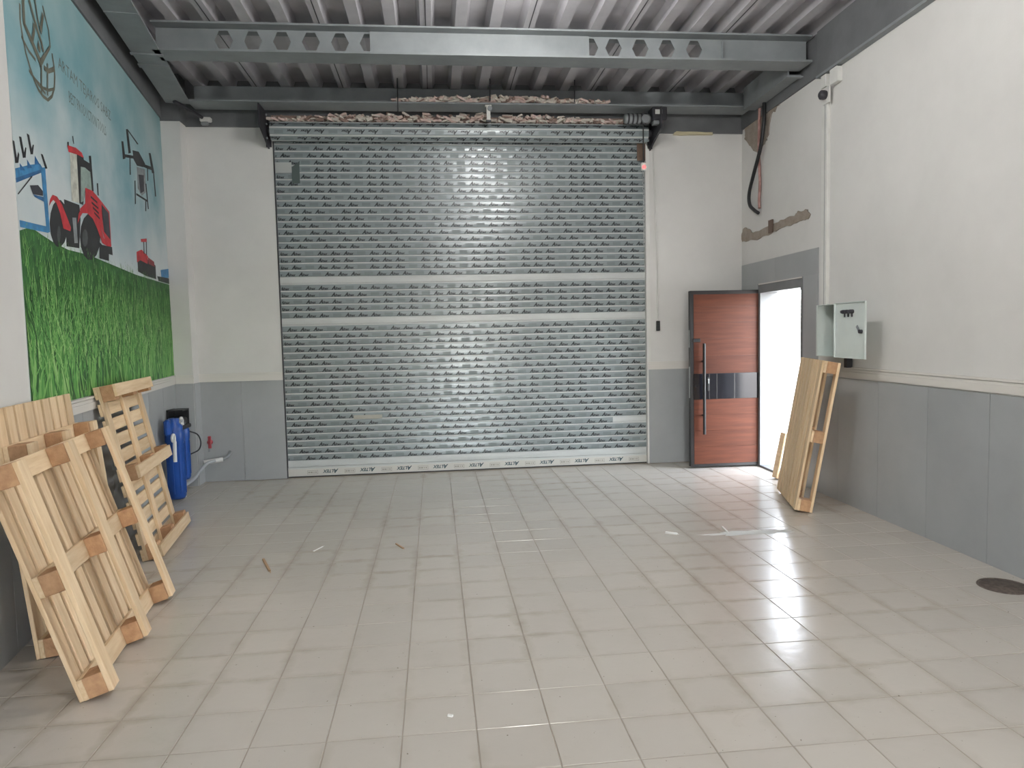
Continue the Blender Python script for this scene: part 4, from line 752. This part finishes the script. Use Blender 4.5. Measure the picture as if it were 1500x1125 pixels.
# ------------------------------------------------------------------ broken brick and plaster above the shutter
M_rub = [mat('rubble_pink', 'd9c2ba', .95, bump=(40, .6)), mat('rubble_white', 'd8d0c6', .95, bump=(40, .6)), mat('rubble_brown', '9a847a', .95, bump=(40, .6))]
def rubble(name, x0, x1, y0, y1, z0, hgt, n, label, seed):
    r = random.Random(seed); b = MB()
    for i in range(n):
        x = r.uniform(x0, x1); y = r.uniform(y0, y1); t = 1-abs((x-(x0+x1)/2)/((x1-x0)/2))**3
        zz = z0+r.random()**1.6*hgt*max(t, .25); sx, sy, sz = r.uniform(.015, .06), r.uniform(.01, .03), r.uniform(.006, .018)
        M = Matrix.Translation((x, y, zz)) @ Matrix.Rotation(r.uniform(-.5, .5), 4, 'Y') @ Matrix.Rotation(r.uniform(-.6, .6), 4, 'Z')
        vs = [Vector((a*sx*r.uniform(.6, 1.1), c*sy*r.uniform(.6, 1.1), e_*sz*r.uniform(.6, 1.1))) for a, c, e_ in ((-1,-1,-1),(1,-1,-1),(1,1,-1),(-1,1,-1),(-1,-1,1),(1,-1,1),(1,1,1),(-1,1,1))]
        b.mesh_faces(vs, [(3,2,1,0),(4,5,6,7),(0,1,5,4),(1,2,6,5),(2,3,7,6),(3,0,4,7)], r.choice((M_rub[0], M_rub[0], M_rub[1], M_rub[1], M_rub[1], M_rub[2])), False, M)
    return tag(b.build(name), label, 'rubble', kind='stuff')
rubble('brick_rubble', SHX0, 2.25, 8.28, 8.365, 4.012, .08, 520, 'pink and white broken brick edge just above the shutter coil', 1)
rubble('brick_rubble', -.35, 1.98, 7.985, 8.06, 4.136, .06, 300, 'pale plaster rubble lying on the back beam flange', 2)
b = MB(); b.box(SHX0, 2.3, 8.37, 8.38, 4.0, 4.08, M_rub[2]); tag(b.build('brick_edge'), 'dark brown strip of exposed brick behind the shutter coil', 'brick edge')
# scrap of yellow foam along the wall top at the right
M_foam = mat('yellow_foam', 'c9c0a0', .9, bump=(30, .8)); 
tag(blob(BP, [(2.86, 3.9), (3.35, 3.9), (3.34, 3.93), (2.9, 3.945)], .03, M_foam, 6, .006).build('foam_seam'), 'ragged cream foam seam along the wall top right of the motor', 'foam seam')
wl = MB(); wl.box(-.06, .06, -.03, .03, 0, .05, M_white, ch=.01); wl.box(-.05, .03, -.025, .02, -.035, .0, M_motor, ch=.008); tag(wl.build('wall_fitting', loc=(-2.42, 8.33, 3.99)), 'small grey white fitting under the beam at the far left', 'fitting')
wl = MB(); wl.tube([(-2.62, 7.95, 4.09), (-2.5, 8.15, 4.05), (-2.45, 8.3, 4.03)], .018, M_dark, 8); tag(wl.build('beam_rod'), 'dark rod from the far left beam end to the small fitting', 'rod')
for x, y, z0 in ((.67, 7.93, 4.12), (-.32, 7.93, 4.0), (1.6, 7.93, 4.12)):
    wl = MB(); wl.tube([(x, y, z0), (x+.004, y, 4.36)], .006, M_dark, 6)
    tag(wl.build('hanging_wire'), {.67: 'dark wire hanging from the deck above the centre bracket', -.32: 'long dark wire hanging from the deck left of the centre bracket', 1.6: 'dark wire hanging from the deck right of the centre bracket'}[x], 'wire')
# ------------------------------------------------------------------ small things on the floor
M_drain = mat('drain_brown', '6a5f57', .7, .2, noise=(30, '544b45', 3, .4, .6))
fd = empty('floor_drain', (3.40, 3.93, 0)); tag(fd, 'round brown drain cover in the floor by the right wall', 'drain cover')
b = MB(); b.lathe([(0, .004), (.125, .004), (.13, .0)], M_drain, 32); b.build('lid', fd)
b = MB(); b.lathe([(.131, .0), (.134, .006), (.14, .006), (.143, 0)], M_drain, 32, cap=False); b.build('rim', fd)
M_spl = mat('splinter_wood', 'a98d70', .8); M_pap = mat('paper_scrap', 'e6e6e2', .7)
def sliver(label, x, y, ang, l, w, m, name='wood_splinter', cat='splinter'):
    b = MB(); b.box(-l/2, l/2, -w/2, w/2, 0, w*.6, m); b.poly([(l/2, -w/2, w*.3), (l/2+l*.2, 0, .002), (l/2, w/2, w*.3)], m)
    o = b.build(name, mat=Matrix.Translation((x, y, .0005)) @ Matrix.Rotation(ang, 4, 'Z')); tag(o, label, cat)
sliver('pale wood splinter on the floor nearest the pallets', -1.238, 5.154, -1.209, 0.297, 0.016, M_spl)
sliver('thin wood splinter on the floor before the shutter', -0.315, 5.448, -1.137, 0.151, 0.012, M_spl)
sliver('pale straw lying left of the thin splinter', -0.931, 5.490, 1.132, 0.125, 0.008, M_pap, 'straw', 'straw')
sliver('white sliver lying in the plaster dust', 2.263, 5.434, -1.702, 0.160, 0.012, M_pap, 'paper_sliver', 'scrap')
sliver('narrow white sliver left of the plaster dust', 1.809, 5.399, -0.614, 0.093, 0.020, M_pap, 'paper_sliver', 'scrap')
sliver('small white crumb on the floor in the foreground', 0.017, 2.930, -0.401, 0.022, 0.012, M_pap, 'plaster_crumb', 'crumb')
b = MB(); r = random.Random(9); pts = []
for i in range(40):
    a = 2*math.pi*i/40; k = r.uniform(.55, 1.1); pts.append((2.42+.42*k*math.cos(a), 5.32+.075*k*math.sin(a), .0012))
b.poly(pts, mat('pale_dust', 'd4d6d2', .8)); tag(b.build('plaster_dust'), 'pale smear of plaster dust on the floor before the doorway', 'dust', kind='stuff')
# ------------------------------------------------------------------ ceiling lamps
def lamp(x, y, z, label, k=1.0):
    e = empty('ceiling_lamp', (x, y, z)); tag(e, label, 'lamp', 'bare ceiling bulbs')
    M_b = mat('bulb_glow', 'ffffff', .4, emit=('fffdfa', k*LAMP_POWER/(math.pi*4*math.pi*.08**2)))
    bm = MB(); bm.lathe([(0, -.08), (.04, -.0693), (.0693, -.04), (.08, 0), (.0693, .04), (.04, .0693), (.03, .09)], M_b, 20); bm.build('bulb', e)
    bm = MB(); bm.lathe([(.028, .09), (.032, .1), (.032, .15), (.02, .165)], M_white, 16); bm.build('socket', e)
    bm = MB(); bm.tube([(0, 0, .165), (0, 0, 4.35-z)], .006, M_white, 8); bm.build('cord', e)
lamp(.67, 5.45, 4.21, 'bare glowing bulb close under the deck just before the castellated beam', .4)
lamp(1.1, 4.35, 3.9, 'bare glowing bulb on a cord over the middle of the floor', .78)
lamp(.8, .6, 4.03, 'bare glowing bulb under the deck above the viewer', 1.1)
